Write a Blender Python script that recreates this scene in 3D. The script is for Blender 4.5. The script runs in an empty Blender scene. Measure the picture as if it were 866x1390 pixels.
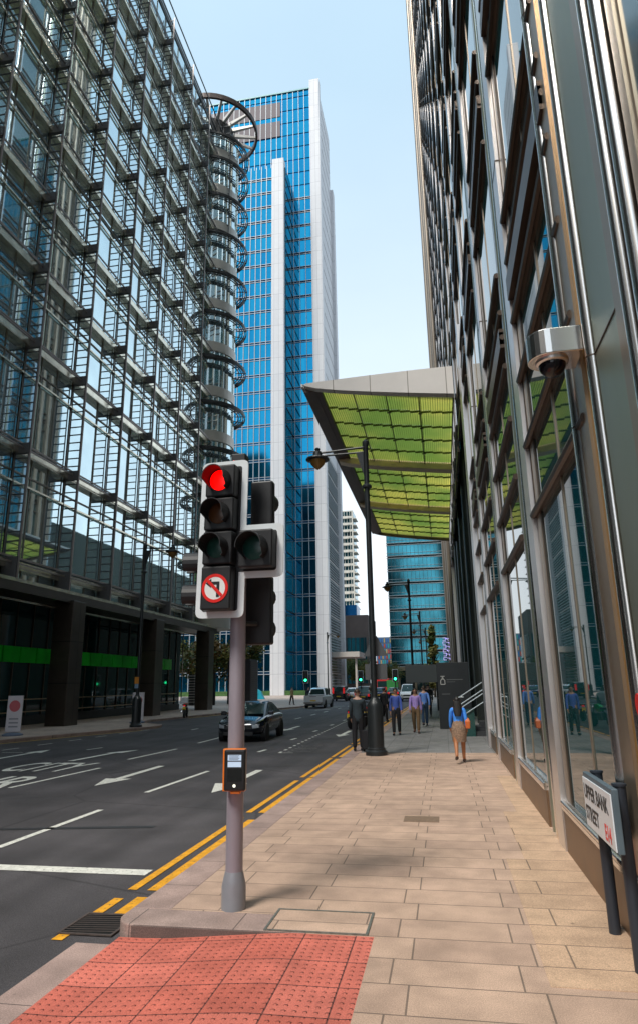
import bpy, bmesh, math, random
from mathutils import Vector, Matrix
R=math.radians
random.seed(7)
sc=bpy.context.scene
COL=sc.collection
PROP={}
# ------------------------------------------------------------------ camera
cam_d=bpy.data.cameras.new("camera"); cam=bpy.data.objects.new("camera",cam_d); COL.objects.link(cam); sc.camera=cam
Mw=((0.98120,0.06070,0.18320),)
def V(*a): return Vector(a)
f=880.6
yv=V(603-433,-(927-695),-f).normalized()
zv=V(380-433,3304,-f); zv=(zv-yv*zv.dot(yv)).normalized()
xv=yv.cross(zv)
rot=Matrix((xv,yv,zv))          # camera axes -> world
cam.matrix_world=Matrix.Translation((0,0,1.9))@rot.to_4x4()
cam_d.sensor_fit='VERTICAL'; cam_d.sensor_height=36; cam_d.lens=f/1390*36; cam_d.clip_end=6000; cam_d.clip_start=.05
# ------------------------------------------------------------------ render / world
sc.view_settings.view_transform='Standard'; sc.view_settings.look='None'; sc.view_settings.gamma=1
sc.view_settings.exposure=0.62
sc.cycles.max_bounces=8; sc.cycles.glossy_bounces=5; sc.cycles.transmission_bounces=6
EL,AZ=R(56),R(211)   # sun high behind the camera, to the left
sdir=V(math.sin(AZ)*math.cos(EL),math.cos(AZ)*math.cos(EL),math.sin(EL))
w=bpy.data.worlds.new("World"); sc.world=w; w.use_nodes=True; nt=w.node_tree; nt.nodes.clear()
N=nt.nodes.new; Lk=nt.links.new
out=N('ShaderNodeOutputWorld'); bg=N('ShaderNodeBackground'); sky=N('ShaderNodeTexSky'); sky.sky_type='NISHITA'; sky.sun_disc=False
sky.sun_elevation=EL; sky.sun_rotation=AZ; sky.air_density=1.0; sky.dust_density=2.5; sky.ozone_density=1.2
tc=N('ShaderNodeTexCoord'); mp=N('ShaderNodeMapping'); mp.inputs['Scale'].default_value=(1,1,2.5)
nz=N('ShaderNodeTexNoise'); nz.inputs['Scale'].default_value=1.6; nz.inputs['Detail'].default_value=6
cr=N('ShaderNodeValToRGB'); cr.color_ramp.elements[0].position=.35; cr.color_ramp.elements[0].color=(.80,.80,.80,1); cr.color_ramp.elements[1].position=.72; cr.color_ramp.elements[1].color=(.93,.93,.93,1)
mx=N('ShaderNodeMixRGB')
sz=N('ShaderNodeSeparateXYZ'); hz_=N('ShaderNodeMapRange'); hz_.inputs['From Min'].default_value=.05; hz_.inputs['From Max'].default_value=.75
hc=N('ShaderNodeMixRGB'); hc.inputs['Color1'].default_value=(6.3,6.6,6.8,1); hc.inputs['Color2'].default_value=(3.3,4.5,5.4,1)
Lk(tc.outputs['Generated'],sz.inputs[0]); Lk(sz.outputs[2],hz_.inputs[0]); Lk(hz_.outputs[0],hc.inputs[0]); Lk(hc.outputs[0],mx.inputs['Color2'])
Lk(tc.outputs['Generated'],mp.inputs['Vector']); Lk(mp.outputs[0],nz.inputs['Vector']); Lk(nz.outputs[0],cr.inputs[0])
Lk(cr.outputs[0],mx.inputs['Fac']); Lk(sky.outputs[0],mx.inputs['Color1']); Lk(mx.outputs[0],bg.inputs[0]); Lk(bg.outputs[0],out.inputs[0])
bg.inputs[1].default_value=0.13
sl=bpy.data.lights.new("sun",'SUN'); sl.energy=2.2; sl.angle=R(16); sl.color=(1,.95,.87)
so=bpy.data.objects.new("sun",sl); COL.objects.link(so); so.rotation_euler=sdir.to_track_quat('Z','Y').to_euler()
# ------------------------------------------------------------------ materials
MATS={}
def mat(name,col=(.5,.5,.5),rough=.6,metal=0,spec=.5,noise=0,nscale=8,bump=0,bscale=60,ior=1.5,emit=None,estr=0,stretch=None,ncol=None,coat=0,alpha=1,trans=0):
    if name in MATS: return MATS[name]
    m=bpy.data.materials.new(name); m.use_nodes=True; t=m.node_tree; b=t.nodes['Principled BSDF']
    b.inputs['Base Color'].default_value=(*col,1); b.inputs['Roughness'].default_value=rough; b.inputs['Metallic'].default_value=metal
    b.inputs['IOR'].default_value=ior; b.inputs['Specular IOR Level'].default_value=spec; b.inputs['Coat Weight'].default_value=coat
    b.inputs['Coat Roughness'].default_value=.05; b.inputs['Alpha'].default_value=alpha; b.inputs['Transmission Weight'].default_value=trans
    if emit: b.inputs['Emission Color'].default_value=(*emit,1); b.inputs['Emission Strength'].default_value=estr
    tcn=t.nodes.new('ShaderNodeTexCoord'); mpn=t.nodes.new('ShaderNodeMapping'); t.links.new(tcn.outputs['Object'],mpn.inputs['Vector'])
    if stretch: mpn.inputs['Scale'].default_value=stretch
    if noise:
        n=t.nodes.new('ShaderNodeTexNoise'); n.inputs['Scale'].default_value=nscale; n.inputs['Detail'].default_value=5; t.links.new(mpn.outputs[0],n.inputs['Vector'])
        r=t.nodes.new('ShaderNodeValToRGB'); r.color_ramp.elements[0].position=.3; r.color_ramp.elements[1].position=.7
        c2=ncol or col
        r.color_ramp.elements[0].color=(*[max(0,c*(1-noise)) for c in col],1); r.color_ramp.elements[1].color=(*[min(1,c*(1+noise)) for c in c2],1)
        t.links.new(n.outputs[0],r.inputs[0]); t.links.new(r.outputs[0],b.inputs['Base Color'])
        rr=t.nodes.new('ShaderNodeMapRange'); rr.inputs['To Min'].default_value=max(0,rough*(1-noise*.6)); rr.inputs['To Max'].default_value=min(1,rough*(1+noise*.6)); t.links.new(n.outputs[0],rr.inputs[0]); t.links.new(rr.outputs[0],b.inputs['Roughness'])
    if bump:
        n2=t.nodes.new('ShaderNodeTexNoise'); n2.inputs['Scale'].default_value=bscale; n2.inputs['Detail'].default_value=3; t.links.new(mpn.outputs[0],n2.inputs['Vector'])
        bp=t.nodes.new('ShaderNodeBump'); bp.inputs['Strength'].default_value=bump; bp.inputs['Distance'].default_value=.02; t.links.new(n2.outputs[0],bp.inputs['Height']); t.links.new(bp.outputs[0],b.inputs['Normal'])
    MATS[name]=m; return m
def brickmat(name,c1,c2,mortar,bw,rh,ms=.006,off=.14,noise=.12,rough=.75,rotz=0,coord='XY',bump=.25,metal=0,shift=(0,0,0),freq=2):
    if name in MATS: return MATS[name]
    m=bpy.data.materials.new(name); m.use_nodes=True; t=m.node_tree; b=t.nodes['Principled BSDF']; b.inputs['Roughness'].default_value=rough; b.inputs['Metallic'].default_value=metal
    tcn=t.nodes.new('ShaderNodeTexCoord'); mpn=t.nodes.new('ShaderNodeMapping'); t.links.new(tcn.outputs['Object'],mpn.inputs['Vector'])
    mpn.inputs['Location'].default_value=shift
    if coord=='XZ': mpn.inputs['Rotation'].default_value=(R(-90),0,0)
    if coord=='YZ': mpn.inputs['Rotation'].default_value=(R(-90),0,R(-90)) if 0 else (0,0,0)
    src=mpn.outputs[0]
    if coord=='YZ':
        s=t.nodes.new('ShaderNodeSeparateXYZ'); c=t.nodes.new('ShaderNodeCombineXYZ'); t.links.new(src,s.inputs[0]); t.links.new(s.outputs[1],c.inputs[0]); t.links.new(s.outputs[2],c.inputs[1]); src=c.outputs[0]
    if coord=='XZ':
        mpn.inputs['Rotation'].default_value=(0,0,0)
        s=t.nodes.new('ShaderNodeSeparateXYZ'); c=t.nodes.new('ShaderNodeCombineXYZ'); t.links.new(src,s.inputs[0]); t.links.new(s.outputs[0],c.inputs[0]); t.links.new(s.outputs[2],c.inputs[1]); src=c.outputs[0]
    k=t.nodes.new('ShaderNodeTexBrick'); k.offset=off; k.offset_frequency=freq; k.squash=1; k.squash_frequency=2
    k.inputs['Scale'].default_value=1; k.inputs['Brick Width'].default_value=bw; k.inputs['Row Height'].default_value=rh; k.inputs['Mortar Size'].default_value=ms; k.inputs['Mortar Smooth'].default_value=.15; k.inputs['Bias'].default_value=0
    k.inputs['Color1'].default_value=(*c1,1); k.inputs['Color2'].default_value=(*c2,1); k.inputs['Mortar'].default_value=(*mortar,1)
    t.links.new(src,k.inputs['Vector'])
    n=t.nodes.new('ShaderNodeTexNoise'); n.inputs['Scale'].default_value=1.1; n.inputs['Detail'].default_value=8; n.inputs['Roughness'].default_value=.65; t.links.new(mpn.outputs[0],n.inputs['Vector'])
    g=t.nodes.new('ShaderNodeTexNoise'); g.inputs['Scale'].default_value=90; g.inputs['Detail'].default_value=2; t.links.new(mpn.outputs[0],g.inputs['Vector'])
    ad=t.nodes.new('ShaderNodeMath'); ad.operation='ADD'; t.links.new(n.outputs[0],ad.inputs[0]); t.links.new(g.outputs[0],ad.inputs[1])
    mr=t.nodes.new('ShaderNodeMapRange'); mr.inputs['From Min'].default_value=.65; mr.inputs['From Max'].default_value=1.35; mr.inputs['To Min'].default_value=1-noise*1.6; mr.inputs['To Max'].default_value=1+noise*1.6; t.links.new(ad.outputs[0],mr.inputs[0])
    mu=t.nodes.new('ShaderNodeMixRGB'); mu.blend_type='MULTIPLY'; mu.inputs[0].default_value=1; t.links.new(k.outputs['Color'],mu.inputs[1]); t.links.new(mr.outputs[0],mu.inputs[2])
    t.links.new(mu.outputs[0],b.inputs['Base Color'])
    bp=t.nodes.new('ShaderNodeBump'); bp.inputs['Strength'].default_value=bump; bp.inputs['Distance'].default_value=.01; bp.invert=True; t.links.new(k.outputs['Fac'],bp.inputs['Height']); t.links.new(bp.outputs[0],b.inputs['Normal'])
    MATS[name]=m; return m
asphalt=mat('asphalt',(.068,.062,.066),.80,noise=.25,nscale=.7,bump=.5,bscale=160)
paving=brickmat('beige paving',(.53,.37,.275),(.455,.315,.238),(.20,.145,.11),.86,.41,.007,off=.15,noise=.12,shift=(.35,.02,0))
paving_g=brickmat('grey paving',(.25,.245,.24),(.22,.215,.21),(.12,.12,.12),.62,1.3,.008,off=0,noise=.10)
paving_w=brickmat('warm paving slabs',(.57,.39,.26),(.51,.345,.23),(.20,.14,.10),.86,.41,.007,off=.3,noise=.12,shift=(.1,.02,0))
paving_f=brickmat('plaza paving',(.47,.37,.31),(.40,.32,.27),(.2,.16,.14),.9,.9,.012,off=.5,noise=.10)
kerbm=brickmat('pink granite kerb',(.38,.27,.235),(.33,.24,.21),(.12,.09,.08),.9,1.2,.006,off=0,noise=.22,shift=(.0,.3,0))
kerbl=brickmat('pink granite kerb along',(.38,.27,.235),(.33,.24,.21),(.12,.09,.08),3.0,.9,.006,off=0,noise=.22,shift=(1.5,.4,0))
white_p=mat('white road paint',(.74,.73,.66),.7,noise=.14,nscale=14,bump=.2,bscale=90)
yellow_p=mat('yellow road paint',(.78,.36,.015),.7,noise=.22,nscale=9,bump=.2,bscale=90)
steel=mat('brushed stainless',(.74,.71,.70),.32,.9,noise=.12,nscale=3,stretch=(1,1,.08))
steel_b=mat('bright stainless tube',(.86,.82,.78),.22,1,noise=.08,nscale=2,stretch=(1,1,.05))
steel_tan=mat('tan anodised strip',(.36,.29,.22),.35,.75,noise=.12,nscale=3,stretch=(1,1,.1))
steel_grn=mat('grey green steel panel',(.36,.40,.33),.42,.85,noise=.08,nscale=2,stretch=(1,1,.06))
brownm=mat('dark brown metal',(.075,.055,.042),.38,.6,noise=.15,nscale=3)
brown_pl=mat('brown metal plinth',(.20,.125,.075),.42,.55,noise=.22,nscale=2.2)
darkm=mat('dark grey metal',(.03,.032,.033),.45,.3,noise=.1,nscale=5)
blackp=mat('black gloss paint',(.012,.013,.014),.28,0,noise=.1,nscale=4)
blackm=mat('black matt plastic',(.014,.014,.016),.5,0,noise=.1,nscale=6)
greyp=mat('lilac grey pole paint',(.30,.27,.31),.42,.1,noise=.10,nscale=6,stretch=(1,1,.3))
white_b=mat('white border',(.72,.76,.78),.45,noise=.05,nscale=5)
mirror_g=mat('dark mirror glass',(.008,.06,.065),.012,0,ior=2.2,spec=.6)
lglass=mat('teal mirror glass',(.68,.86,.94),.02,.84,ior=1.6,noise=.10,nscale=.45,bump=.05,bscale=.5)
blueglass=brickmat('blue tower glass',(.014,.26,.50),(.022,.34,.57),(.01,.2,.4),1.5,4.1,.0,off=0,noise=.05,coord='XZ',rough=.06,bump=0,metal=.97)
tealglass=mat('teal glass',(.05,.26,.34),.08,.85,noise=.75,nscale=.09)
darkglass=mat('dark teal glass',(.006,.035,.035),.04,0,ior=1.45)
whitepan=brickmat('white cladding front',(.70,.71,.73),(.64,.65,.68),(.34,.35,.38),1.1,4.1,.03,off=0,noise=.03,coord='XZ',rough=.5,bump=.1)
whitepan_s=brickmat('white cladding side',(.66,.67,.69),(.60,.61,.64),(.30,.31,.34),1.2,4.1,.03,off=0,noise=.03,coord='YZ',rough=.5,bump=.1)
cream=mat('cream metal band',(.88,.80,.66),.22,.9,noise=.2,nscale=1.6)
greyst=mat('grey steel fin',(.085,.09,.095),.45,.4,noise=.1,nscale=4)
pinkst=mat('warm grey tube',(.30,.26,.25),.4,.4)
fin_w=mat('white mullion',(.42,.46,.50),.4,.2)
canopyw=mat('off white canopy cladding',(.76,.72,.68),.42,.1,noise=.05,nscale=2)
canopyt=mat('gold toned beam',(.80,.62,.40),.4,.1,noise=.1,nscale=2)
canopyb=mat('brown edge beam',(.13,.09,.075),.35,.6,noise=.1,nscale=2)
def age(m,kind):
    t=m.node_tree; b=t.nodes['Principled BSDF']; inp=b.inputs['Base Color']; src=inp.links[0].from_socket
    tc_=t.nodes.new('ShaderNodeTexCoord')
    def noise(scale,detail=3,st=(1,1,1)):
        mp_=t.nodes.new('ShaderNodeMapping'); mp_.inputs['Scale'].default_value=st; t.links.new(tc_.outputs['Object'],mp_.inputs[0]); n=t.nodes.new('ShaderNodeTexNoise'); n.inputs['Scale'].default_value=scale; n.inputs['Detail'].default_value=detail; t.links.new(mp_.outputs[0],n.inputs['Vector']); return n.outputs[0]
    def mul(src,fac,lo,hi,a=.35,c=.65):
        mr=t.nodes.new('ShaderNodeMapRange'); mr.inputs['From Min'].default_value=a; mr.inputs['From Max'].default_value=c; mr.inputs['To Min'].default_value=lo; mr.inputs['To Max'].default_value=hi; t.links.new(fac,mr.inputs[0])
        mu=t.nodes.new('ShaderNodeMixRGB'); mu.blend_type='MULTIPLY'; mu.inputs[0].default_value=1; t.links.new(src,mu.inputs[1]); t.links.new(mr.outputs[0],mu.inputs[2]); return mu.outputs[0]
    if kind=='road':
        src=mul(src,noise(110,2),.62,1.45); src=mul(src,noise(1.0,2,(1.6,.04,1)),.82,1.14); src=mul(src,noise(.35,6),.88,1.12)
        v=t.nodes.new('ShaderNodeTexVoronoi'); v.feature='DISTANCE_TO_EDGE'; v.inputs['Scale'].default_value=.22; t.links.new(tc_.outputs['Object'],v.inputs['Vector']); src=mul(src,v.outputs['Distance'],.55,1.0,.0,.006)
    if kind=='slab':
        src=mul(src,noise(140,2),.80,1.20); src=mul(src,noise(3.2,6),.86,1.10); src=mul(src,noise(.5,4),.88,1.10)
        v=t.nodes.new('ShaderNodeTexVoronoi'); v.inputs['Scale'].default_value=1.5; t.links.new(tc_.outputs['Object'],v.inputs['Vector']); src=mul(src,v.outputs['Distance'],.55,1.0,.020,.034)
        v=t.nodes.new('ShaderNodeTexVoronoi'); v.inputs['Scale'].default_value=4.3; t.links.new(tc_.outputs['Object'],v.inputs['Vector']); src=mul(src,v.outputs['Distance'],.72,1.0,.03,.06)
    if kind=='paint':
        mx_=t.nodes.new('ShaderNodeMixRGB'); mx_.inputs['Color2'].default_value=(.09,.085,.08,1); mr=t.nodes.new('ShaderNodeMapRange'); mr.inputs['From Min'].default_value=.60; mr.inputs['From Max'].default_value=.68; mr.inputs['To Max'].default_value=.85; t.links.new(noise(26,6),mr.inputs[0]); t.links.new(mr.outputs[0],mx_.inputs[0]); t.links.new(src,mx_.inputs[1]); src=mx_.outputs[0]
    t.links.new(src,inp)
age(asphalt,'road')
for m_ in (paving,paving_g,paving_w,paving_f,kerbm,kerbl): age(m_,'slab')
for m_ in (white_p,yellow_p): age(m_,'paint')
# ------------------------------------------------------------------ mesh builder
class MB:
    def __init__(s): s.v=[]; s.f=[]; s.m=[]; s.mi=0; s.T=None
    def pt(s,p):
        p=Vector(p)
        if s.T is not None: p=s.T@p
        s.v.append(p); return len(s.v)-1
    def face(s,ids): s.f.append(list(ids)); s.m.append(s.mi)
    def poly(s,pts): s.face([s.pt(p) for p in pts]); return s
    def box(s,x0,x1,y0,y1,z0,z1):
        i=[s.pt(p) for p in ((x0,y0,z0),(x1,y0,z0),(x1,y1,z0),(x0,y1,z0),(x0,y0,z1),(x1,y0,z1),(x1,y1,z1),(x0,y1,z1))]
        for q in ((0,3,2,1),(4,5,6,7),(0,1,5,4),(1,2,6,5),(2,3,7,6),(3,0,4,7)): s.face([i[a] for a in q])
        return s
    def prism(s,pts,z0,z1):
        a=[s.pt((p[0],p[1],z0)) for p in pts]; b=[s.pt((p[0],p[1],z1)) for p in pts]; n=len(pts)
        s.face(a[::-1]); s.face(b)
        for k in range(n): s.face((a[k],a[(k+1)%n],b[(k+1)%n],b[k]))
        return s
    def ringloft(s,rings,cap=True,closed=True):
        ids=[[s.pt(p) for p in r] for r in rings]; n=len(ids[0])
        for a,b in zip(ids[:-1],ids[1:]):
            for k in range(n if closed else n-1): s.face((a[k],a[(k+1)%n],b[(k+1)%n],b[k]))
        if cap: s.face(ids[0][::-1]); s.face(ids[-1])
        return s
    def cyl(s,p0,p1,r0,r1=None,n=12,cap=True):
        p0,p1=Vector(p0),Vector(p1); r1=r0 if r1 is None else r1
        d=(p1-p0).normalized(); a=d.orthogonal().normalized(); b=d.cross(a)
        return s.ringloft([[p+ (a*math.cos(2*math.pi*k/n)+b*math.sin(2*math.pi*k/n))*r for k in range(n)] for p,r in ((p0,r0),(p1,r1))],cap)
    def tube(s,pts,r,n=8):
        pts=[Vector(p) for p in pts]; rr=r if isinstance(r,(list,tuple)) else [r]*len(pts); rings=[]; ref=None
        for i,p in enumerate(pts):
            d=(pts[min(i+1,len(pts)-1)]-pts[max(i-1,0)]).normalized()
            a=d.orthogonal().normalized() if ref is None else (ref-d*ref.dot(d)).normalized(); ref=a; b=d.cross(a)
            rings.append([p+(a*math.cos(2*math.pi*k/n)+b*math.sin(2*math.pi*k/n))*rr[i] for k in range(n)])
        return s.ringloft(rings)
    def lathe(s,prof,c=(0,0,0),n=20,axis='z'):
        rings=[]
        for r,h in prof:
            ring=[]
            for k in range(n):
                a=2*math.pi*k/n; x,y=r*math.cos(a),r*math.sin(a)
                p={'z':(x,y,h),'y':(x,h,-y) if 0 else (x,h,y),'x':(h,x,y)}[axis]
                ring.append((c[0]+p[0],c[1]+p[1],c[2]+p[2]))
            rings.append(ring if axis!='y' else ring[::-1])
        return s.ringloft(rings)
    def sphere(s,c,r,n=10,sq=(1,1,1)):
        rings=[]
        for j in range(1,n//2+1):
            t=math.pi*j/(n//2+1); rings.append([(c[0]+r*sq[0]*math.sin(t)*math.cos(2*math.pi*k/n),c[1]+r*sq[1]*math.sin(t)*math.sin(2*math.pi*k/n),c[2]-r*sq[2]*math.cos(t)) for k in range(n)])
        return s.ringloft(rings)
    def mesh(s,name,mats,smooth=False):
        me=bpy.data.meshes.new(name); me.from_pydata([tuple(v) for v in s.v],[],s.f)
        mats=mats if isinstance(mats,(list,tuple)) else [mats]
        for m in mats: me.materials.append(m)
        for p,i in zip(me.polygons,s.m): p.material_index=i
        bm=bmesh.new(); bm.from_mesh(me); bmesh.ops.recalc_face_normals(bm,faces=bm.faces); bm.to_mesh(me); bm.free()
        if smooth: 
            me.polygons.foreach_set('use_smooth',[True]*len(me.polygons))
            try: me.set_sharp_from_angle(angle=R(38))
            except Exception: pass
        return me
    def build(s,name,mats,parent=None,smooth=False,**kw):
        return link(name,s.mesh(name,mats,smooth),parent,**kw)
def link(name,me,parent=None,loc=None,rz=None,**kw):
    o=bpy.data.objects.new(name,me); COL.objects.link(o)
    if parent is not None: o.parent=parent
    if loc is not None: o.location=loc
    if rz is not None: o.rotation_euler=(0,0,rz)
    for k,v in kw.items(): o[k]=v
    return o
def bevel(o,w=.01,seg=2):
    b=o.modifiers.new('bevel','BEVEL'); b.width=w; b.segments=seg; b.limit_method='ANGLE'; b.angle_limit=R(40); return o
def thing(name,label,cat,loc=(0,0,0),rz=0,group=None):
    o=bpy.data.objects.new(name,None); COL.objects.link(o); o.location=loc; o.rotation_euler=(0,0,rz); o.empty_display_size=.2
    o['label']=label; o['category']=cat
    if group: o['group']=group
    return o
def tag(o,label,cat,group=None):
    o['label']=label; o['category']=cat
    if group: o['group']=group
    return o
def struct(o): o['kind']='structure'; return o
def copy_tree(o,parent=None):
    c=o.copy(); COL.objects.link(c); c.parent=parent
    for ch in list(o.children): copy_tree(ch,c)
    return c
def text_mesh(txt,size,m,name,parent,matrix,ext=.002,xscale=1,align='LEFT',bold=0,**kw):
    cu=bpy.data.curves.new(name,'FONT'); cu.body=txt; cu.size=size; cu.extrude=ext; cu.align_x=align; cu.offset=bold
    to=bpy.data.objects.new(name,cu); COL.objects.link(to); bpy.context.view_layer.update()
    me=bpy.data.meshes.new_from_object(to.evaluated_get(bpy.context.evaluated_depsgraph_get())); bpy.data.objects.remove(to)
    me.transform(matrix@Matrix.Diagonal((xscale,1,1,1))); me.materials.clear(); me.materials.append(m)
    return link(name,me,parent,**kw)
# ------------------------------------------------------------------ ground, road, pavements
g=MB().poly([(-1500,-1500,-.14),(1500,-1500,-.14),(1500,3000,-.14),(-1500,3000,-.14)]); struct(g.build('ground',asphalt))
rd=MB().poly([(-18.5,-60,-.12),(-2.6,-60,-.12),(-2.6,400,-.12),(-18.5,400,-.12)]); struct(rd.build('road',asphalt))
struct(MB().poly([(-90,-40,-.116),(60,-40,-.116),(60,1.6,-.116),(-90,1.6,-.116)]).build('side_road',asphalt))
# right pavement
PAVX=-2.5
pv=MB().prism([(PAVX,6.1),(1.45,6.1),(1.45,19.7),(PAVX,19.7)],-.3,0); struct(pv.build('pavement',paving))
struct(MB().prism([(-1.2,5.7),(1.45,5.7),(1.45,6.1),(-1.2,6.1)],-.3,0).build('pavement_edge',paving))
struct(MB().prism([(-.66,1.6),(1.45,1.6),(1.45,5.7),(-.66,5.7)],-.3,0).build('pavement_corner',paving))
struct(MB().prism([(.55,5.0),(1.27,5.0),(1.27,15),(.95,15),(.95,11),(.75,11),(.75,8.2),(.55,8.2)],-.1,.004).build('pavement_warm_slabs',paving_w))
struct(MB().prism([(PAVX,19.7),(5,19.7),(5,175),(PAVX,175)],-.3,0).build('pavement_grey',paving_g))  # farther stretch in grey paving with deeper rows
# kerb with rounded corner
cor=[(-2.86+.22-.22*math.sin(a),5.7+.22-.22*math.cos(a)) for a in [R(t) for t in range(0,91,15)]]
struct(bevel(MB().prism([(-1.2,6.1),(-1.2,5.7)]+cor+[(-2.86,6.1)],-.3,.002).build('kerb_end',kerbm,smooth=False),.012))
struct(bevel(MB().prism([(-2.86,6.1),(PAVX,6.1),(PAVX,175),(-2.86,175)],-.3,.002).build('kerb',kerbl),.012))
# red tactile crossing ramp
def redmat():
    m=bpy.data.materials.new('red tactile paving'); m.use_nodes=True; t=m.node_tree; b=t.nodes['Principled BSDF']; b.inputs['Roughness'].default_value=.7
    tcn=t.nodes.new('ShaderNodeTexCoord'); k=t.nodes.new('ShaderNodeTexBrick'); k.offset=.5; k.inputs['Scale'].default_value=1
    for a,v in (('Brick Width',.40),('Row Height',.40),('Mortar Size',.006),('Mortar Smooth',.1)): k.inputs[a].default_value=v
    k.offset=0; k.inputs['Color1'].default_value=(.66,.18,.13,1); k.inputs['Color2'].default_value=(.52,.125,.085,1); k.inputs['Mortar'].default_value=(.16,.05,.04,1)
    t.links.new(tcn.outputs['Object'],k.inputs['Vector'])
    n=t.nodes.new('ShaderNodeTexNoise'); n.inputs['Scale'].default_value=5; n.inputs['Detail'].default_value=7; t.links.new(tcn.outputs['Object'],n.inputs['Vector'])
    mr=t.nodes.new('ShaderNodeMapRange'); mr.inputs['To Min'].default_value=.72; mr.inputs['To Max'].default_value=1.25; t.links.new(n.outputs[0],mr.inputs[0])
    mu=t.nodes.new('ShaderNodeMixRGB'); mu.blend_type='MULTIPLY'; mu.inputs[0].default_value=1; t.links.new(k.outputs[0],mu.inputs[1]); t.links.new(mr.outputs[0],mu.inputs[2]); t.links.new(mu.outputs[0],b.inputs['Base Color'])
    vm=t.nodes.new('ShaderNodeVectorMath'); vm.operation='MODULO'; vm.inputs[1].default_value=(.0667,.0667,1)
    va=t.nodes.new('ShaderNodeVectorMath'); va.inputs[1].default_value=(40,40,0); t.links.new(tcn.outputs['Object'],va.inputs[0]); t.links.new(va.outputs[0],vm.inputs[0])
    vs=t.nodes.new('ShaderNodeVectorMath'); vs.operation='SUBTRACT'; vs.inputs[1].default_value=(.0333,.0333,0); t.links.new(vm.outputs[0],vs.inputs[0])
    sp=t.nodes.new('ShaderNodeSeparateXYZ'); t.links.new(vs.outputs[0],sp.inputs[0]); cb=t.nodes.new('ShaderNodeCombineXYZ'); t.links.new(sp.outputs[0],cb.inputs[0]); t.links.new(sp.outputs[1],cb.inputs[1])
    ln=t.nodes.new('ShaderNodeVectorMath'); ln.operation='LENGTH'; t.links.new(cb.outputs[0],ln.inputs[0])
    m2=t.nodes.new('ShaderNodeMapRange'); m2.inputs['From Min'].default_value=.017; m2.inputs['From Max'].default_value=.009; t.links.new(ln.outputs['Value'],m2.inputs[0])
    bp=t.nodes.new('ShaderNodeBump'); bp.inputs['Distance'].default_value=.014; bp.inputs['Strength'].default_value=1; t.links.new(m2.outputs[0],bp.inputs['Height']); t.links.new(bp.outputs[0],b.inputs['Normal'])
    return m
rm=MB(); n=10
for i in range(n):
    for j in range(4):
        xs=[-2.78+(-.66+2.78)*a/n for a in (i,i+1)]; ys=[1.6+4.1*a/4 for a in (j,j+1)]
        zf=lambda x,y: -.095*max(0,min(1,(-1.35-x)/1.1))-.03*max(0,min(1,(5.0-y)/3)) if x<-.7 else 0
        rm.poly([(xs[0],ys[0],zf(xs[0],ys[0])),(xs[1],ys[0],zf(xs[1],ys[0])),(xs[1],ys[1],zf(xs[1],ys[1])),(xs[0],ys[1],zf(xs[0],ys[1]))])
_rm=redmat(); age(_rm,'slab'); struct(rm.build('tactile_paving',_rm))
struct(MB().box(-3.08,-2.78,1.6,5.55,-.3,-.10).build('dropped_kerb',kerbm))
# left pavement and plaza
LP=[(-19,8),(-18.2,18),(-17.3,24),(-16.2,27.5),(-14.9,31.2),(-14.5,33),(-14.9,34.2),(-17.4,36.5),(-17.7,39),(-17.2,43),(-16.4,48),(-15.2,53),(-13.4,61),(-13.2,68),(-14.6,86),(-17.6,104),(-24,125),(-40,137),(-70,139),(-70,8)]
def offset(p,d):
    o=[]; n=len(p)
    for i in range(n):
        a,b,c=Vector(p[i-1]),Vector(p[i]),Vector(p[(i+1)%n]); e1=(b-a).normalized(); e2=(c-b).normalized()
        t=(e1+e2).normalized(); nn=Vector((-t.y,t.x)); o.append(tuple(b+nn*d))
    return o
ar=sum(LP[i-1][0]*LP[i][1]-LP[i][0]*LP[i-1][1] for i in range(len(LP)))
IN=offset(LP,.3 if ar>0 else -.3)
struct(MB().prism(IN,-.2,.003).build('pavement_across',paving_f))
struct(MB().prism(LP,-.25,0).build('kerb_across',kerbl))
struct(MB().poly([(-200,137,-.1),(-15,137,-.1),(-15,400,-.1),(-200,400,-.1)]).build('plaza',paving_f))
# road markings (sheets 4 mm apart)
ZR=-.114
def marking(pts,name='lane_marking',m=None,z=ZR):
    return struct(MB().poly([(p[0],p[1],z) for p in pts]).build(name,m or white_p))
def strip(x0,y0,x1,y1,wd,name='lane_marking',m=None):
    d=Vector((x1-x0,y1-y0)).normalized(); q=Vector((-d.y,d.x))*wd/2
    return marking([(x0+q.x,y0+q.y),(x0-q.x,y0-q.y),(x1-q.x,y1-q.y),(x1+q.x,y1+q.y)],name,m)
for xx in (-3.30,-3.08):
    k=0
    yy=7.0
    while yy<95:
        strip(xx,yy,xx,yy+random.uniform(3.6,4.2),.10 if xx<-3.2 else .11,'double_yellow_line',yellow_p); yy+=4.2
        if yy>9 and k==0: k=1
strip(-3.30,5.62,-3.30,6.72,.10,'double_yellow_line',yellow_p); strip(-3.08,6.12,-3.08,6.78,.11,'double_yellow_line',yellow_p)
strip(-7.6,7.62,-3.40,7.62,.22,'stop_line')
strip(-5.94,8.5,-5.93,11.2,.11); strip(-5.96,13.05,-5.86,16.35,.11); strip(-9.23,13.4,-9.0,16.8,.11); strip(-9.2,18.8,-9.0,21.95,.11); strip(-9.1,24.2,-9.15,27.7,.11)
for y in (21.0,25.6,30,34.5,39,44): strip(-5.9,y,-5.85,y+.75,.12)
for i in range(34): strip(-5.15-.021*i*.9,20.8+i*.75,-5.16-.021*i*.9,21.1+i*.75,.09)
strip(-5.2,20.75,-4.72,20.78,.05)
for y in (31,36,41,46,51,58,64): strip(-9.2,y,-9.2,y+1.9,.12)
for y in (31.5,38,46): strip(-12.2,y,-12.2,y+.9,.12)
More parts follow.
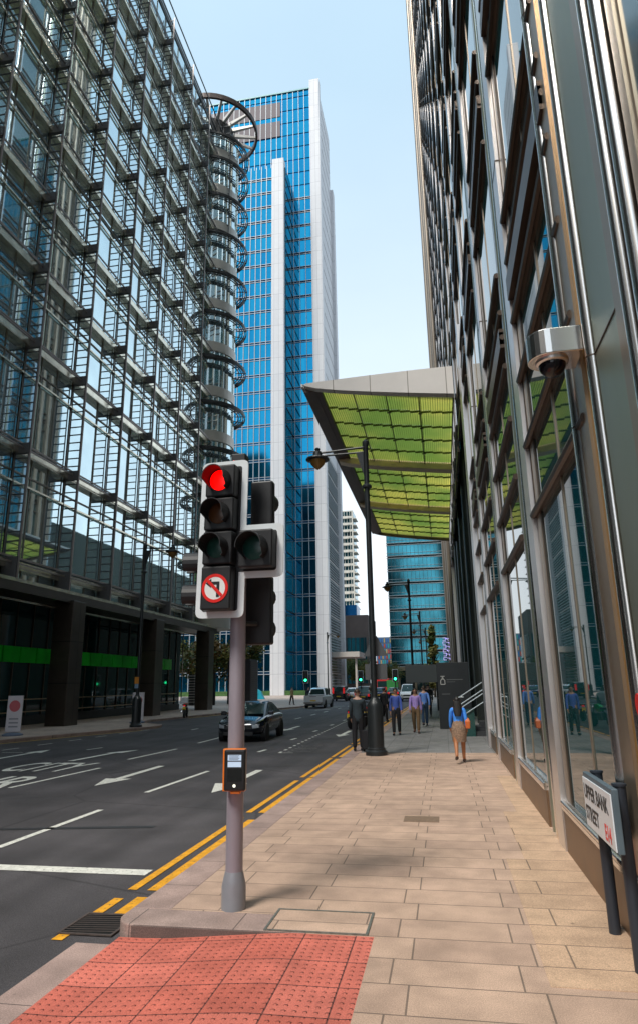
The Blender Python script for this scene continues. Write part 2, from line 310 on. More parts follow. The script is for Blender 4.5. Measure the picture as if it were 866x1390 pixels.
for y in (55,59,63): strip(-10.6,y,-9.7,y+2.2,.2)
strip(-12.1,21.6,-11.95,22.4,.1)
for i in range(7): strip(-15.3+i*.12,19.5+i*1.9,-15.2+i*.12,20.3+i*1.9,.08)
strip(-14.6,20.6,-13.9,20.7,.06)
def arrow(x,y,l,head,w0,fy,name='arrow_marking',bend=0):
    # fy -1: head towards the camera, +1: away
    pts=[(-.09,0),(-.09+bend*.3,l-head),(-w0+bend*.3,l-head),(bend,l),(w0+bend*.3,l-head),(.09+bend*.3,l-head),(.09,0)]
    return marking([(x+px*1.0,y+fy*py) for px,py in pts],name,z=ZR+.002)
arrow(-7.50,17.3,3.5,1.1,.32,-1); arrow(-4.62,16.6,3.5,1.25,.36,-1)
arrow(-10.75,18.3,3.3,1.0,.28,1,bend=.55); arrow(-13.45,18.4,3.2,1.0,.3,1); arrow(-4.3,30.5,3.4,1.1,.3,-1); arrow(-7.4,34,3.4,1.1,.3,-1)
def roadtext(t,x,y,h,wd):
    o=text_mesh(t,1.0,white_p,'road_lettering',None,Matrix.Identity(4),0,1,bold=.012)
    vs=o.data.vertices; xs=[v.co.x for v in vs]; ys=[v.co.y for v in vs]
    for v in vs: v.co=((v.co.x-min(xs))/(max(xs)-min(xs))*wd+x,(v.co.y-min(ys))/(max(ys)-min(ys))*h+y,ZR+.002)
    struct(o)
roadtext('CITY',-11.55,16.0,1.9,2.0); roadtext('AIR',-11.3,13.2,1.9,1.95)
yel=mat('yellow line far',(.62,.36,.03),.7)
for a,b in (((-18.0,18),(-17.0,24)),((-17.0,24),(-15.9,27.6)),((-15.9,27.6),(-14.6,31.2)),((-16.9,43),(-16.1,48)),((-16.1,48),(-14.9,53)),((-14.9,53),(-13.1,61)),((-12.9,61),(-12.8,68)),((-12.8,68),(-14.2,86))):
    strip(*a,*b,.14,'double_yellow_line',yel)
patch=mat('patched asphalt',(.075,.07,.072),.8,noise=.25,nscale=3,bump=.4,bscale=140)
for x0,x1,y0,y1 in ((-5.0,-4.1,26.2,28.5),(-4.9,-4.2,20.9,23.6),(-4.6,-3.7,36,39)): marking([(x0,y0),(x1,y0),(x1,y1),(x0,y1)],'road_patch',patch)
for k in range(5): strip(-4.95,21.1+k*.5,-4.25,21.3+k*.5,.05)
marking([(-7.8,9.3),(-4.4,9.9),(-4.4,10.05),(-7.8,9.42)],'road_joint',mat('tar joint',(.03,.03,.032),.6))
# drain grate
dr=thing('drain_grate','black iron road gully grate with slanted bars by the kerb corner','drain',(-3.12,6.0,-.112))
MB().box(-.23,.23,-.24,.24,-.01,.001).build('gully_pit',mat('gully black',(.01,.01,.01),.8),dr)
mb=MB(); mb.box(-.25,-.225,-.26,.26,0,.010).box(.225,.25,-.26,.26,0,.010).box(-.225,.225,-.26,-.235,0,.010).box(-.225,.225,.235,.26,0,.010)
for k in range(9):
    y=-.22+k*.052; mb.poly([(-.225,y,.009),(-.225,y+.018,.009),(.225,y+.06,.009),(.225,y+.042,.009)])
mb.build('frame',mat('rusty iron',(.10,.075,.065),.6,.3,noise=.3,nscale=20),dr)
# manhole in paving
mh=thing('inspection_cover','square paved inspection cover with thin steel rim in the pavement','manhole cover',(-1.13,5.97,.004))
MB().box(-.40,.40,-.24,.24,-.02,.001).build('paved_infill',paving,mh)
mb=MB()
for a in ((-.42,-.40,-.26,.26),(.40,.42,-.26,.26),(-.40,.40,-.26,-.24),(-.40,.40,.24,.26)): mb.box(*a,-.01,.006)
mb.build('rim',mat('worn zinc',(.20,.20,.17),.5,.5,noise=.3,nscale=20),mh)
c=thing('inspection_cover','small rusty pavement cover near the steel facade far up the beige paving','manhole cover',(-.45,10.3,.004))
MB().box(-.25,.25,-.2,.2,-.01,.002).build('cover_plate',mat('rusty cover',(.22,.15,.10),.7,.1,noise=.2,nscale=15),c)
# ------------------------------------------------------------------ left office building with ladder fins
LB=thing('office_building','dark glass and steel office block with ladder-like fins and curved corner bay','building',(-20,9.5,0))
lbp=Matrix.Translation((20,-9.5,0))
def lb(mb): mb.T=lbp; return mb
FZ=[8.2,14.1,20.1,24.7,29.35,34.15,39.0,43.65,48.3,52.9,57.5]; TOP=60.9
BAY=4.62; Y0=9.5; NB=10
poles=[Y0+BAY*k for k in range(NB+1)]
coremat=mat('dark interior',(.012,.016,.017),.8)
soff=mat('dark bronze soffit',(.06,.05,.04),.4,.4,noise=.15,nscale=1)
lb(MB()).box(-60,-21.05,-8,61,6.9,60.6).box(-60,-24.6,-8,60,0,6.9).build('building_core',coremat,LB)
lb(MB()).box(-24.7,-20.15,-8,57,6.62,6.88).box(-20.15,-19.95,-8,57,6.50,6.95).build('soffit',soff,LB)
lb(MB()).box(-20.2,-19.93,-8,57,6.95,7.12).build('bottom_ledge',cream,LB)
lb(MB()).box(-21.3,-20.88,-8,57,60.4,60.75).box(-20.95,-20.85,-8,57,61.2,61.35).box(-20.06,-19.98,-8,55.7,60.3,60.42).box(-20.9,-20.85,-8,57,60.8,60.86).build('roof_edge',greyst,LB)
levels=[7.1]+FZ+[60.4]
# window mesh per level (bay local), shared between bays
def winmesh(z0,z1):
    m=MB(); X=0
    m.mi=0; m.box(-.04,0,.04,BAY-.04,z0+.02,z1-.02)
    m.mi=1
    for y in (1.55,3.05): m.box(-.02,.05,y-.025,y+.025,z0+.02,z1-.02)
    m.box(-.02,.04,.04,.09,z0+.02,z1-.02)
    if z1-z0>3: m.box(-.02,.06,.09,BAY-.04,z1-1.42,z1-1.34)
    return m.mesh('window',[lglass,mat('window frame steel',(.22,.20,.17),.4,.6)])
def laddermesh(z0,z1):
    m=MB(); m.mi=0
    m.box(-.10,-.05,-.028,.028,z0,z1).box(-.84,-.79,-.028,.028,z0,z1)
    n=max(1,int((z1-z0-.5)/.47)); 
    for k in range(n+1):
        z=z0+.3+(z1-z0-.55)*k/n; m.box(-.79,-.10,-.022,.022,z-.032,z+.032)
    m.mi=1; m.box(-.84,-.02,-.10,.10,z0-.55,z0)
    m.mi=2; m.box(-.05,.03,-.035,.035,z0-.55,z1)
    return m.mesh('ladder_fin',[greyst,mat('dark bracket box',(.11,.11,.115),.5,.3),pinkst])
rest=[MB(),MB()]
for li in range(len(levels)-1):
    z0,z1=levels[li]+(.0 if li==0 else .0),levels[li+1]
    wm=winmesh(z0,z1); lm=laddermesh(z0+(.56 if li==0 else 0),z1-.55)
    for k in range(NB):
        if k<2: 
            lb(rest[0]).box(-20.99,-20.95,poles[k]+.04,poles[k+1]-.04,z0+.02,z1-.02); continue
        link('window',wm,LB,(-.95,poles[k]-9.5,0))
    for k in range(NB+1):
        if k<2: continue
        link('ladder_fin',lm,LB,(0,poles[k]-9.5,0))
rest[0].build('near_glazing',lglass,LB,kind='stuff')
for i,z in enumerate(FZ):
    m=lb(MB()); m.mi=0
    for k in range(NB): m.box(-20.94,-20.62,poles[k]+.10,poles[k+1]-.10,z-.50,z-.08)
    m.mi=1; m.box(-20.60,-20.52,Y0,55.65,z+.02,z+.10).box(-20.36,-20.30,Y0,55.65,z-.30,z-.22)
    m.mi=2; m.box(-20.94,-20.90,Y0,55.65,z-.04,z+.18)
    m.build('floor_ledge',[cream,pinkst,darkm],LB)
    m=lb(MB()); m.box(-20.90,-20.80,Y0,55.65,z-2.0,z-1.90); m.build('transom_rail',cream,LB)
# ground level: storefront, green band, rails and columns
m=lb(MB()); m.mi=0; m.box(-23.06,-23.0,-8,56,.5,6.6); m.mi=1
for k in range(44): m.box(-23.0,-22.93,-8+k*1.5,-8+k*1.5+.07,.5,6.6)
m.mi=2; m.box(-23.2,-22.9,-8,56,0,.5)
m.build('storefront',[darkglass,mat('bronze mullion',(.10,.075,.055),.4,.6),darkm],LB)
grn=mat('green glass band',(.01,.62,.03),.5,.0,spec=.1,noise=.25,nscale=.8)
for k in range(24): lb(MB()).box(-22.97,-22.90,18+k*1.5+.08,18+k*1.5+1.47,3.35,4.2).build('green_panel',grn,LB)
m=lb(MB()); 
for z in (.72,1.38): m.box(-22.86,-22.78,0,55,z-.03,z+.03)
m.build('handrail',mat('brass rail',(.45,.33,.22),.35,.8),LB)
colp=brickmat('bronze column cladding',(.085,.07,.055),(.075,.06,.05),(.02,.02,.02),3,2.2,.02,off=0,noise=.2,coord='YZ',rough=.3,bump=.1,metal=.6)
for y in (11.4,22.3,33.3,44.2,55.0): bevel(lb(MB()).box(-20.9,-19.75,y-.55,y+.75,0,6.62).build('column',colp,LB),.02)
# curved corner bay
cx,cy,cr_=-22.0,57.6,2.9
def arc(r,a0,a1,n,c=(cx,cy)): return [(c[0]+r*math.cos(R(a0+(a1-a0)*k/n)),c[1]+r*math.sin(R(a0+(a1-a0)*k/n))) for k in range(n+1)]
cylg=lb(MB()); 
for i in range(len(levels)-1):
    z0,z1=levels[i],levels[i+1]
    m=lb(MB()); p=arc(cr_,-75,100,16)+[(cx-2,cy)]
    m.prism(p,z0+.95,z1-.15); m.build('corner_window',lglass,LB,smooth=False)
    m=lb(MB()); m.prism(arc(cr_+.08,-75,100,20)+[(cx-2,cy)],z0-.1,z0+.93); m.build('corner_spandrel',mat('pale stone spandrel',(.50,.48,.44),.4,.4,noise=.1,nscale=1),LB)
    m=lb(MB())
    for a in range(-70,101,34): 
        x,y=cx+(cr_+.05)*math.cos(R(a)),cy+(cr_+.05)*math.sin(R(a)); m.cyl((x,y,z0+.95),(x,y,z1-.15),.05,n=6)
    m.build('corner_mullion',cream,LB)
    if i>0:
        zz=z1-1.25 if z1<60 else z1-1.0; m=lb(MB()); inner=arc(cr_+.1,-78,100,24); out_=arc(cr_+1.2,-78,100,24)
        for rr,h in ((cr_+1.15,.16),(cr_+.75,.05),(cr_+.5,.05),(cr_+.95,.05)):
            a_=arc(rr,-78,100,28); m.ringloft([[(x,y,zz-h),(x*1,y,zz+h),((x-cx)*(rr-.07)/rr+cx,(y-cy)*(rr-.07)/rr+cy,zz+h),((x-cx)*(rr-.07)/rr+cx,(y-cy)*(rr-.07)/rr+cy,zz-h)] for x,y in a_])
        for k in range(0,25,3):
            (x0,y0),(x1,y1)=inner[k],out_[k]; m.cyl((x0,y0,zz),(x1,y1,zz),.05,n=4); m.cyl((x0,y0,zz-.7),(x1*.9+x0*.1,y1*.9+y0*.1,zz-.05),.025,n=4)
        m.build('curved_sunshade',darkm,LB)
m=lb(MB()); zz=63.2
for rr,h,t in ((5.0,.30,.25),):
    a_=arc(rr,0,360,48)[:-1]; m.ringloft([[(x,y,zz-h),(x,y,zz+h),((x-cx)*(rr-t)/rr+cx,(y-cy)*(rr-t)/rr+cy,zz+h),((x-cx)*(rr-t)/rr+cx,(y-cy)*(rr-t)/rr+cy,zz-h)] for x,y in a_+[a_[0]]],cap=False)
m.build('roof_ring',mat('brown ring',(.07,.05,.045),.5,.4),LB)
for k in range(18):
    a=R(k*20); m=lb(MB()); x0,y0=cx+2.2*math.cos(a),cy+2.2*math.sin(a); x1,y1=cx+4.8*math.cos(a),cy+4.8*math.sin(a)
    q=Vector((-math.sin(a),math.cos(a)))*.16
    m.ringloft([[(x0-q.x,y0-q.y,zz-.35),(x0+q.x,y0+q.y,zz-.35),(x0+q.x,y0+q.y,zz+.1),(x0-q.x,y0-q.y,zz+.1)],[(x1-q.x*.7,y1-q.y*.7,zz-.1),(x1+q.x*.7,y1+q.y*.7,zz-.1),(x1+q.x*.7,y1+q.y*.7,zz+.1),(x1-q.x*.7,y1-q.y*.7,zz+.1)]])
    m.build('ring_spoke',canopyw,LB)
lb(MB()).prism(arc(2.3,0,360,20)[:-1],60.3,63.0).build('ring_drum',darkm,LB)
m=lb(MB())
for x in (-20.2,-19.4,-21):
    for y in (55.9,57.2): m.cyl((x,y,48),(x,y,62.4),.05,n=6)
for z in range(49,63,1): m.box(-21,-19.4,55.86,55.94,z-.03,z+.03)
m.build('cage_ladder',greyst,LB)
# ------------------------------------------------------------------ right steel-clad building
RB=thing('office_tower','tall stainless steel and mirror glass office tower lining the pavement on the right','building',(1.27,0,0))
PB=4.64; PY=8.58-PB*6    # pillar starts
XG=1.33
rbT=Matrix.Translation((-1.27,0,0))
def rb(m): m.T=rbT; return m
HT=128; RC0,RC1=22.5,59.0   # recess
YE=64.5
rb(MB()).box(1.52,34,-19,RC0,0,HT).box(1.52,34,RC0,RC1,14.3,HT).box(1.52,34,RC1,YE,0,HT).box(5.0,34,RC0,RC1,0,14.3).build('building_core',coremat,RB)
FH=4.8; Z0=4.0; STEP=.96
floors=[.57]+[Z0+FH*.0+3.36+FH*k for k in range(26)]   # floor bands at 7.36, 12.16 ...
def wmesh(z0,z1):
    m=MB(); m.mi=0; m.box(0,.05,.0,PB-1.37,z0,z1); m.mi=1
    m.box(-.012,.0,1.46,1.51,z0,z1); m.box(-.02,0,PB-1.37-.30,PB-1.37-.06,z0,z1) 
    m.mi=2; m.box(-.015,0,PB-1.37-.35,PB-1.37-.31,z0,z1).box(-.015,0,.01,.05,z0,z1)
    return m.mesh('window',[mirror_g,steel_tan,brownm])
def shade(z0,first):
    m=MB()
    zs=[z0,z0+.45,z0+1.15,z0+3.9] if not first else [4.0,4.96,5.92,6.84]
    for i,z in enumerate(zs):
        h=.10 if i else .12
        m.cyl((-.05,-.02,z),(-.05,PB-1.35,z),.05,n=8); m.box(-.05,0,-.0,PB-1.37,z-.045,z+.045)
    zt=zs[0] if not first else 7.3
    m.box(-.10,0,0,PB-1.37,zt-.12,zt+.16); m.box(-.03,0,0,.05,zs[0],zs[-1]); m.box(-.03,0,PB-1.42,PB-1.37,zs[0],zs[-1])
    return m.mesh('sunshade_bars',[brownm])
def pillar(m,y,z0,z1):
    # stainless pilaster: flat fin, recess strip and two half round tubes
    m.mi=0; m.box(1.25,1.5,y,y+.46,z0,z1)
    m.mi=1; m.box(1.30,1.5,y+.46,y+.58,z0,z1)
    m.mi=2; m.cyl((1.34,y+.70,z0),(1.34,y+.70,z1),.085,n=14)
    m.mi=1; m.box(1.31,1.5,y+.8,y+.98,z0,z1)
    m.mi=3; m.cyl((1.35,y+1.09,z0),(1.35,y+1.09,z1),.075,n=14)
    m.mi=0; m.box(1.30,1.5,y+1.19,y+1.37,z0,z1)
wcache={}; scache={}
wrest=MB(); srest=MB(); nwin=0
bays=[PY+PB*k for k in range(23)]
bays=[b for b in bays if b+PB<=YE+.1]
order=[]
for b in bays:
    ys=b+1.37; fl=[(floors[i],floors[i+1]) for i in range(len(floors)-1)]
    if b==8.58-PB: ys=None
    inrec=(b+1.37>RC0-1.5 and b+PB<RC1+1.5)
    for i,(z0,z1) in enumerate(fl):
        if inrec and z1<15: continue
        order.append((b,i,z0,z1,inrec))
near=[o for o in order if 3<o[0]<45 and (o[1]<13)]
near=sorted(near,key=lambda o:(o[0]*1.2+o[2]*.6))[:98]
nset={(o[0],o[1]) for o in near}
for b,i,z0,z1,inrec in order:
    first=(i==0)
    if b==8.58-PB: y0,ln=5.585,2.8
    else: y0=b+1.37
    if b+PB<=3.3 or False: pass
    if b<8.58-PB and b+PB>3.0: continue
    key=i
    if (b,i) in nset or b==8.58-PB:
        if key not in wcache: wcache[key]=wmesh(z0,z1)
        if key not in scache: scache[key]=shade(z0,first)
        link('window',wcache[key],RB,(XG-1.27,y0,0)); link('sunshade_bars',scache[key],RB,(XG-1.27,y0,0))
    else:
        rb(wrest).box(XG,XG+.05,y0,y0+PB-1.37,z0,z1)
        wr=rb(srest)
        for k,dz in enumerate((0,.45,1.15,3.9)):
            z=z0+dz
            if first and z<3.9: continue
            wr.box(XG-.1,XG,y0,y0+PB-1.37,z-.07,z+(.18 if k==0 else .07))
wrest.build('window_mass',mirror_g,RB,kind='stuff'); srest.build('sunshade_mass',brownm,RB,kind='stuff')
for b in bays+[bays[-1]+PB]:
    if 0<b<8.58-PB+.1 and b<8: continue
    z0=14.3 if (RC0-1<b<RC1) else 0
    m=rb(MB()); pillar(m,b,z0,HT)
    m.mi=1
    for zz in [z for z in (9.6,19.2,28.8,38.4,48,57.6) if z>z0]: m.box(1.244,1.30,b-.005,b+.465,zz-.012,zz+.012)
    m.build('pillar',[steel,brownm,steel_b,steel_grn],RB)
for i,(x,y) in enumerate(((.72,63.6),(.95,62.6),(1.1,61.4),(.9,64.3))): rb(MB()).cyl((x,y,0),(x,y,HT),.22,n=16).box(x,1.5,y-.1,y+.1,0,HT).build('corner_column',mat('weathered tan steel',(.26,.22,.18),.4,.6,noise=.2,nscale=2,stretch=(1,1,.1)),RB,smooth=True)
# sill and plinth
for b in [x for x in bays if x<RC0-1 or x>RC1]:
    y0=b+1.37; y1=b+PB
    if b<8.58-PB: continue
    if b==8.58-PB: y0,y1=5.5,8.58
    rb(MB()).box(1.27,1.5,y0,y1,0,.46).build('plinth_panel',brown_pl,RB)
    m=rb(MB()); m.box(1.25,1.5,y0,y1,.46,.50).cyl((1.27,y0,.53),(1.27,y1,.53),.03,n=10).box(1.30,1.5,y0,y1,.50,.57); m.build('sill',steel_b,RB,smooth=True)
# big near column cluster
m=rb(MB())
m.mi=0; m.cyl((1.295,5.55,0),(1.295,5.55,HT),.078,n=28)
m.mi=2; m.box(1.262,1.5,5.162,5.5,0,HT); m.mi=1; m.box(1.29,1.5,5.0,5.16,0,HT)
m.mi=0; m.cyl((1.28,4.84,0),(1.28,4.84,HT),.055,n=28)
m.mi=3; m.box(1.27,1.5,4.13,4.72,0,HT)
m.mi=2; m.box(1.265,1.5,3.96,4.125,0,HT)
m.mi=0; m.cyl((1.27,3.83,0),(1.27,3.83,HT),.05,n=24)
m.mi=0; m.cyl((1.27,3.58,0),(1.27,3.58,HT),.055,n=24)
m.mi=2; m.box(1.28,1.5,3.38,3.49,0,HT)
m.mi=4; m.box(1.262,1.28,4.12,4.73,4.28,4.29)
for z in (4.0,8.6,13.2): m.cyl((1.295,5.55,z),(1.295,5.55,z+.012),.080,n=28); m.cyl((1.28,4.84,z+.3),(1.28,4.84,z+.312),.057,n=28)
m.build('column_cluster',[steel_b,mat('gold tinted strip',(.55,.33,.10),.3,.8),steel_tan,steel_grn,brownm],RB,smooth=True)
rb(MB()).box(1.31,1.36,-19,3.36,.57,HT).build('side_glazing',mat('pale mirror glass',(.10,.16,.17),.12,.5),RB)
rb(MB()).box(1.285,1.5,-19,3.37,0,.57).build('corner_plinth',brown_pl,RB)
# recess: back wall, round columns, dark end frame
m=rb(MB())
for k in range(24):
    y=RC0+.4+k*1.52; m.box(4.6,5.0,y,y+.12,0,14.3)
m.build('recess_mullions',darkm,RB)
rb(MB()).box(4.85,4.95,RC0,RC1,0,14.3).build('recess_glazing',darkglass,RB)
for y in (26.8,33.9,41,48.2,55.3): rb(MB()).cyl((1.75,y,0),(1.75,y,14.3),.30,n=20).build('round_column',mat('dark green grey column',(.05,.06,.055),.3,.5,noise=.1,nscale=1,stretch=(1,1,.1)),RB,smooth=True)
for k,(x0,x1) in enumerate(((1.5,1.75),(1.95,2.4),(2.6,3.1))): rb(MB()).box(x0,x1,58.4-k*.0+.01*k,58.9,0,14.3).build('stone_pier',mat('tan stone pier',(.30,.225,.14),.6,noise=.15,nscale=1),RB)
rb(MB()).box(1.20,1.5,21.3,22.45,0,14.3).build('end_frame',steel,RB)
# ------------------------------------------------------------------ canopy
CN=thing('entrance_canopy','wide wedge shaped glass canopy with green louvred underside over the pavement','canopy',(1.2,43,14.4))
cT=Matrix.Translation((-1.2,-43,-14.4))
def cn(m): m.T=cT; return m
XO=-5.5
def zb(x): t=(x-XO)/(1.2-XO); return 15.42-1.05*(t**.75)
def zt(x): t=(x-XO)/(1.2-XO); return 15.50+.16*math.sin(t*math.pi*.5)
def fascia(y0,y1,m,drop=.0,name='fascia',mm=None):
    xs=[XO+(1.2-XO)*k/14 for k in range(15)]
    pts=[(XO-.12,15.46)]+[(x,zt(x)+.02) for x in xs]+[(x,zb(x)-drop) for x in xs[::-1]]
    m.ringloft([[(x,y0,z) for x,z in pts],[(x,y1,z) for x,z in pts]]); return m.build(name,mm,CN)
fm=brickmat('canopy fascia panels',(.82,.78,.74),(.80,.76,.72),(.30,.26,.23),1.7,9,.02,off=0,noise=.04,coord='XZ',rough=.42,bump=.1,shift=(.3,0,2))
fascia(27.2,27.62,cn(MB()),.04,'fascia',fm)
for y in (37.3,47.4): fascia(y,y+.75,cn(MB()),.28,'cross_beam',canopyt)
fascia(58.2,58.6,cn(MB()),.1,'end_beam',canopyb)
cn(MB()).box(XO-.16,XO+.40,27.63,58.19,15.26,15.52).box(XO+.40,XO+.62,27.63,58.19,15.28,15.44).build('edge_beam',canopyb,CN)
cn(MB()).box(XO-.24,XO-.16,27.3,58.5,15.40,15.56).build('edge_trim',canopyw,CN)
def transl(name,c1,c2):
    m=bpy.data.materials.new(name); m.use_nodes=True; t=m.node_tree; t.nodes.clear(); o=t.nodes.new('ShaderNodeOutputMaterial')
    tr=t.nodes.new('ShaderNodeBsdfTranslucent'); df=t.nodes.new('ShaderNodeBsdfDiffuse'); gl=t.nodes.new('ShaderNodeBsdfGlossy'); gl.inputs['Roughness'].default_value=.12
    tcn=t.nodes.new('ShaderNodeTexCoord'); n=t.nodes.new('ShaderNodeTexNoise'); n.inputs['Scale'].default_value=.22; n.inputs['Detail'].default_value=3
    mpn=t.nodes.new('ShaderNodeMapping'); t.links.new(tcn.outputs['Object'],mpn.inputs[0]); t.links.new(mpn.outputs[0],n.inputs['Vector'])
    r=t.nodes.new('ShaderNodeValToRGB'); r.color_ramp.elements[0].position=.38; r.color_ramp.elements[1].position=.62; r.color_ramp.elements[0].color=(*c1,1); r.color_ramp.elements[1].color=(*c2,1); t.links.new(n.outputs[0],r.inputs[0])
    for s in (tr,df): t.links.new(r.outputs[0],s.inputs['Color'])
    m1=t.nodes.new('ShaderNodeMixShader'); m1.inputs[0].default_value=.12; t.links.new(tr.outputs[0],m1.inputs[1]); t.links.new(df.outputs[0],m1.inputs[2])
    m2=t.nodes.new('ShaderNodeMixShader'); m2.inputs[0].default_value=.10; t.links.new(m1.outputs[0],m2.inputs[1]); t.links.new(gl.outputs[0],m2.inputs[2]); t.links.new(m2.outputs[0],o.inputs[0])
    return m
glassG=transl('green canopy glass',(.52,.68,.30),(.94,.92,.42))
secs=[(27.65,37.28),(38.07,47.38),(48.17,58.18)]
xs4=[-4.85,-3.35,-1.85,-.35,1.18]
for (a,b) in secs:
    for r in range(5):
        ya=a+(b-a)*r/5; yb=a+(b-a)*(r+1)/5
        for c in range(4):
            x0,x1=xs4[c],xs4[c+1]; m=cn(MB()); L=3
            # the panel itself, slightly tilted up towards its far edge so daylight slips through the joints
            pts=[]
            m.ringloft([[(x,ya+.01,zb(x)+.12),(x,yb-.02,zb(x)+.13),(x,yb-.02,zb(x)+.15),(x,ya+.01,zb(x)+.14)] for x in [x0+(x1-x0)*k/L+(.02 if k==0 else -.02 if k==L else 0) for k in range(L+1)]])
            m.build('glass_panel',glassG,CN)
    m=cn(MB())
    x=-4.8
    while x<1.15:
        if min(abs(x-q) for q in xs4)>.04: m.box(x-.014,x+.014,a,b,zb(x)+.05,zb(x)+.08)
        x+=.11
    m.build('louvre_slats',mat('green louvre',(.42,.55,.16),.5,noise=.1,nscale=2),CN)
    m=cn(MB())
    for q in xs4: m.box(q-.025,q+.025,a,b,zb(q)-.01,zb(q)+.10)
    for r in range(1,5):
        y=a+(b-a)*r/5
        for k in range(12):
            xa=-4.85+6.03*k/12; xb=-4.85+6.03*(k+1)/12; m.box(xa,xb,y-.035,y+.0,(zb(xa)+zb(xb))/2-.0,(zb(xa)+zb(xb))/2+.10)
        for q in xs4[1:4]: m.box(q-.10,q+.10,y-.08,y+.03,zb(q)-.07,zb(q)-.025)
    m.build('support_frame',mat('olive frame',(.15,.18,.07),.5,.3),CN)
# ------------------------------------------------------------------ blue glass tower
BT=thing('glass_tower','tall blue glass tower with white piers rising behind the curved corner bay','building',(-40,138,0))
bT=Matrix.Translation((40,-138,0))
def bt(m): m.T=bT; return m
Hm=158.5; Hl=126.5
bt(MB()).box(-85,-23.6,138.5,153.8,0,Hm-1).box(-85,-31.2,130.4,139,0,Hl-1).build('tower_core',coremat,BT)
fl=4.1; nm=int(Hm/fl)
for i in range(nm+1):
    z=i*fl; z1=min(z+fl,Hm)
    if z1-z<1: continue
    m=bt(MB()); m.mi=0; m.box(-85,-25.9,138.1,138.45,z+.55,z1); m.mi=1; m.box(-85,-25.9,138.25,138.45,z,z+.55)
    top=z>Hm-17
    if z<55 or i%1==0 and z<Hl: m.mi=2; m.box(-31.0,-25.9,137.96,138.1,z-.05,z+.07).box(-31.0,-25.9,137.96,138.1,z+.5,z+.6)
    m.build('window_band',[blueglass,mat('blue spandrel',(.01,.24,.52),.12,.7),fin_w],BT)
    if z<Hl-1:
        m=bt(MB()); z2=min(z1,Hl); m.mi=0; m.box(-85,-34,130.0,130.35,z+.55,z2); m.mi=4; m.box(-31.1,-30.85,130.5,138.0,z+.55,z2)
        m.mi=1; m.box(-85,-34,130.12,130.35,z,z+.55); m.box(-31.05,-30.9,130.5,138.0,z,z+.55)
        m.mi=2; m.box(-85,-34,129.85,129.99,z-.05,z+.07).box(-85,-34,129.85,129.99,z+.5,z+.6)
        m.mi=3; m.box(-30.85,-30.75,130.5,138,z+.3,z+.5)
        m.build('window_band',[blueglass,mat('blue spandrel',()),fin_w,darkm,mat('return glass with dark reflection tint',(.01,.12,.17),.08,.6,noise=.5,nscale=.3)],BT)  # return face glass coloured darker to stand in for a dark reflection
for k in range(38):
    x=-34.1-k*1.33
    if x<-84: break
    bt(MB()).box(x-.07,x+.07,129.8,130.02,0,Hl+(.6)).build('mullion',fin_w,BT)
for k in range(40):
    x=-26.0-k*1.5
    if x<-84: break
    z0=0 if x>-31 else Hl-1
    bt(MB()).box(x-.06,x+.06,137.9,138.12,z0,Hm).build('mullion',fin_w,BT)
m=bt(MB()); m.box(-85,-34.0,137.98,138.08,Hm-14.5,Hm-9.5) ; m.box(-85,-34.0,137.98,138.08,Hm-8,Hm-3.2); m.build('plant_louvres',mat('brown plant louvres',(.11,.085,.10),.6,noise=.2,nscale=.5),BT)
bt(MB()).box(-85,-25.9,137.8,138.2,Hm-.4,Hm).build('parapet',mat('teal parapet',(.10,.35,.38),.4),BT)
bt(MB()).box(-34,-31.1,129.4,131.5,0,Hl+2).build('white_pier',whitepan,BT)
bt(MB()).box(-25.9,-23.3,137.4,139.6,0,Hm+2).build('white_pier',whitepan,BT)
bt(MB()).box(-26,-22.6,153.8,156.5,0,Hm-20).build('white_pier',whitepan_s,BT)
for i in range(nm):
    z=i*fl
    m=bt(MB())
    if z>52:
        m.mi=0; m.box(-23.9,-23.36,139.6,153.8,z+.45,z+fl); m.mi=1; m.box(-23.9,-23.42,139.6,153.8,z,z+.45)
        m.build('side_panel',[whitepan_s,mat('dark joint',(.12,.13,.14),.6)],BT)
    else:
        m.mi=1; m.box(-23.9,-23.5,139.6,153.8,z,z+.3); m.mi=2; m.box(-23.9,-23.55,139.6,153.8,z+.3,z+fl); m.mi=0
        for q in range(6): m.box(-23.5,-23.25,139.6,153.8,z+.5+q*.6,z+.62+q*.6)
        m.build('side_louvres',[fin_w,mat('dark joint'),mat('pale side glass',(.35,.40,.38),.15,.6,noise=.5,nscale=.35)],BT)
bt(MB()).box(-24.5,-17.5,141,152,7.6,8.7).box(-18.6,-18.2,142,142.4,0,7.6).build('porch',mat('pale concrete porch',(.48,.44,.40),.6),BT)
bt(MB()).box(-60,-26,129.5,130.3,0,.9).build('planter',mat('green planter',(.05,.12,.03),.8,noise=.4,nscale=2),BT)
# ------------------------------------------------------------------ glass block across the street end
GT=thing('glass_building','teal glass building with white horizontal bands closing the far end of the street','building',(-6,190,0))
def gt(m): m.T=Matrix.Translation((6,-190,0)); return m
gt(MB()).box(-14.4,8,190.3,225,6,72).build('building_core',coremat,GT)
bandw=mat('white sun band',(.55,.60,.60),.4,.2)
for i in range(17):
    z=6.5+i*3.9
    m=gt(MB()); m.box(-14.5,8,190.0,190.28,z+.6,z+3.9); m.build('window_band',tealglass,GT)
    m=gt(MB()); m.box(-14.7,8,189.7,190.0,z-.04,z+.14).box(-14.7,8,189.7,190.0,z+.62,z+.78).box(-14.7,8,189.8,190.0,z+1.5,z+1.58); m.build('horizontal_band',bandw,GT)
m=gt(MB())
for k in range(20): m.box(-14.5+k*1.15,-14.42+k*1.15,189.85,190.02,6.5,72)
m.build('mullion_grid',mat('teal grey mullion',(.10,.20,.22),.5),GT)
gt(MB()).box(-14.7,8,189.5,191,5.4,6.45).build('podium_beam',mat('tan stone beam',(.38,.28,.17),.6),GT)
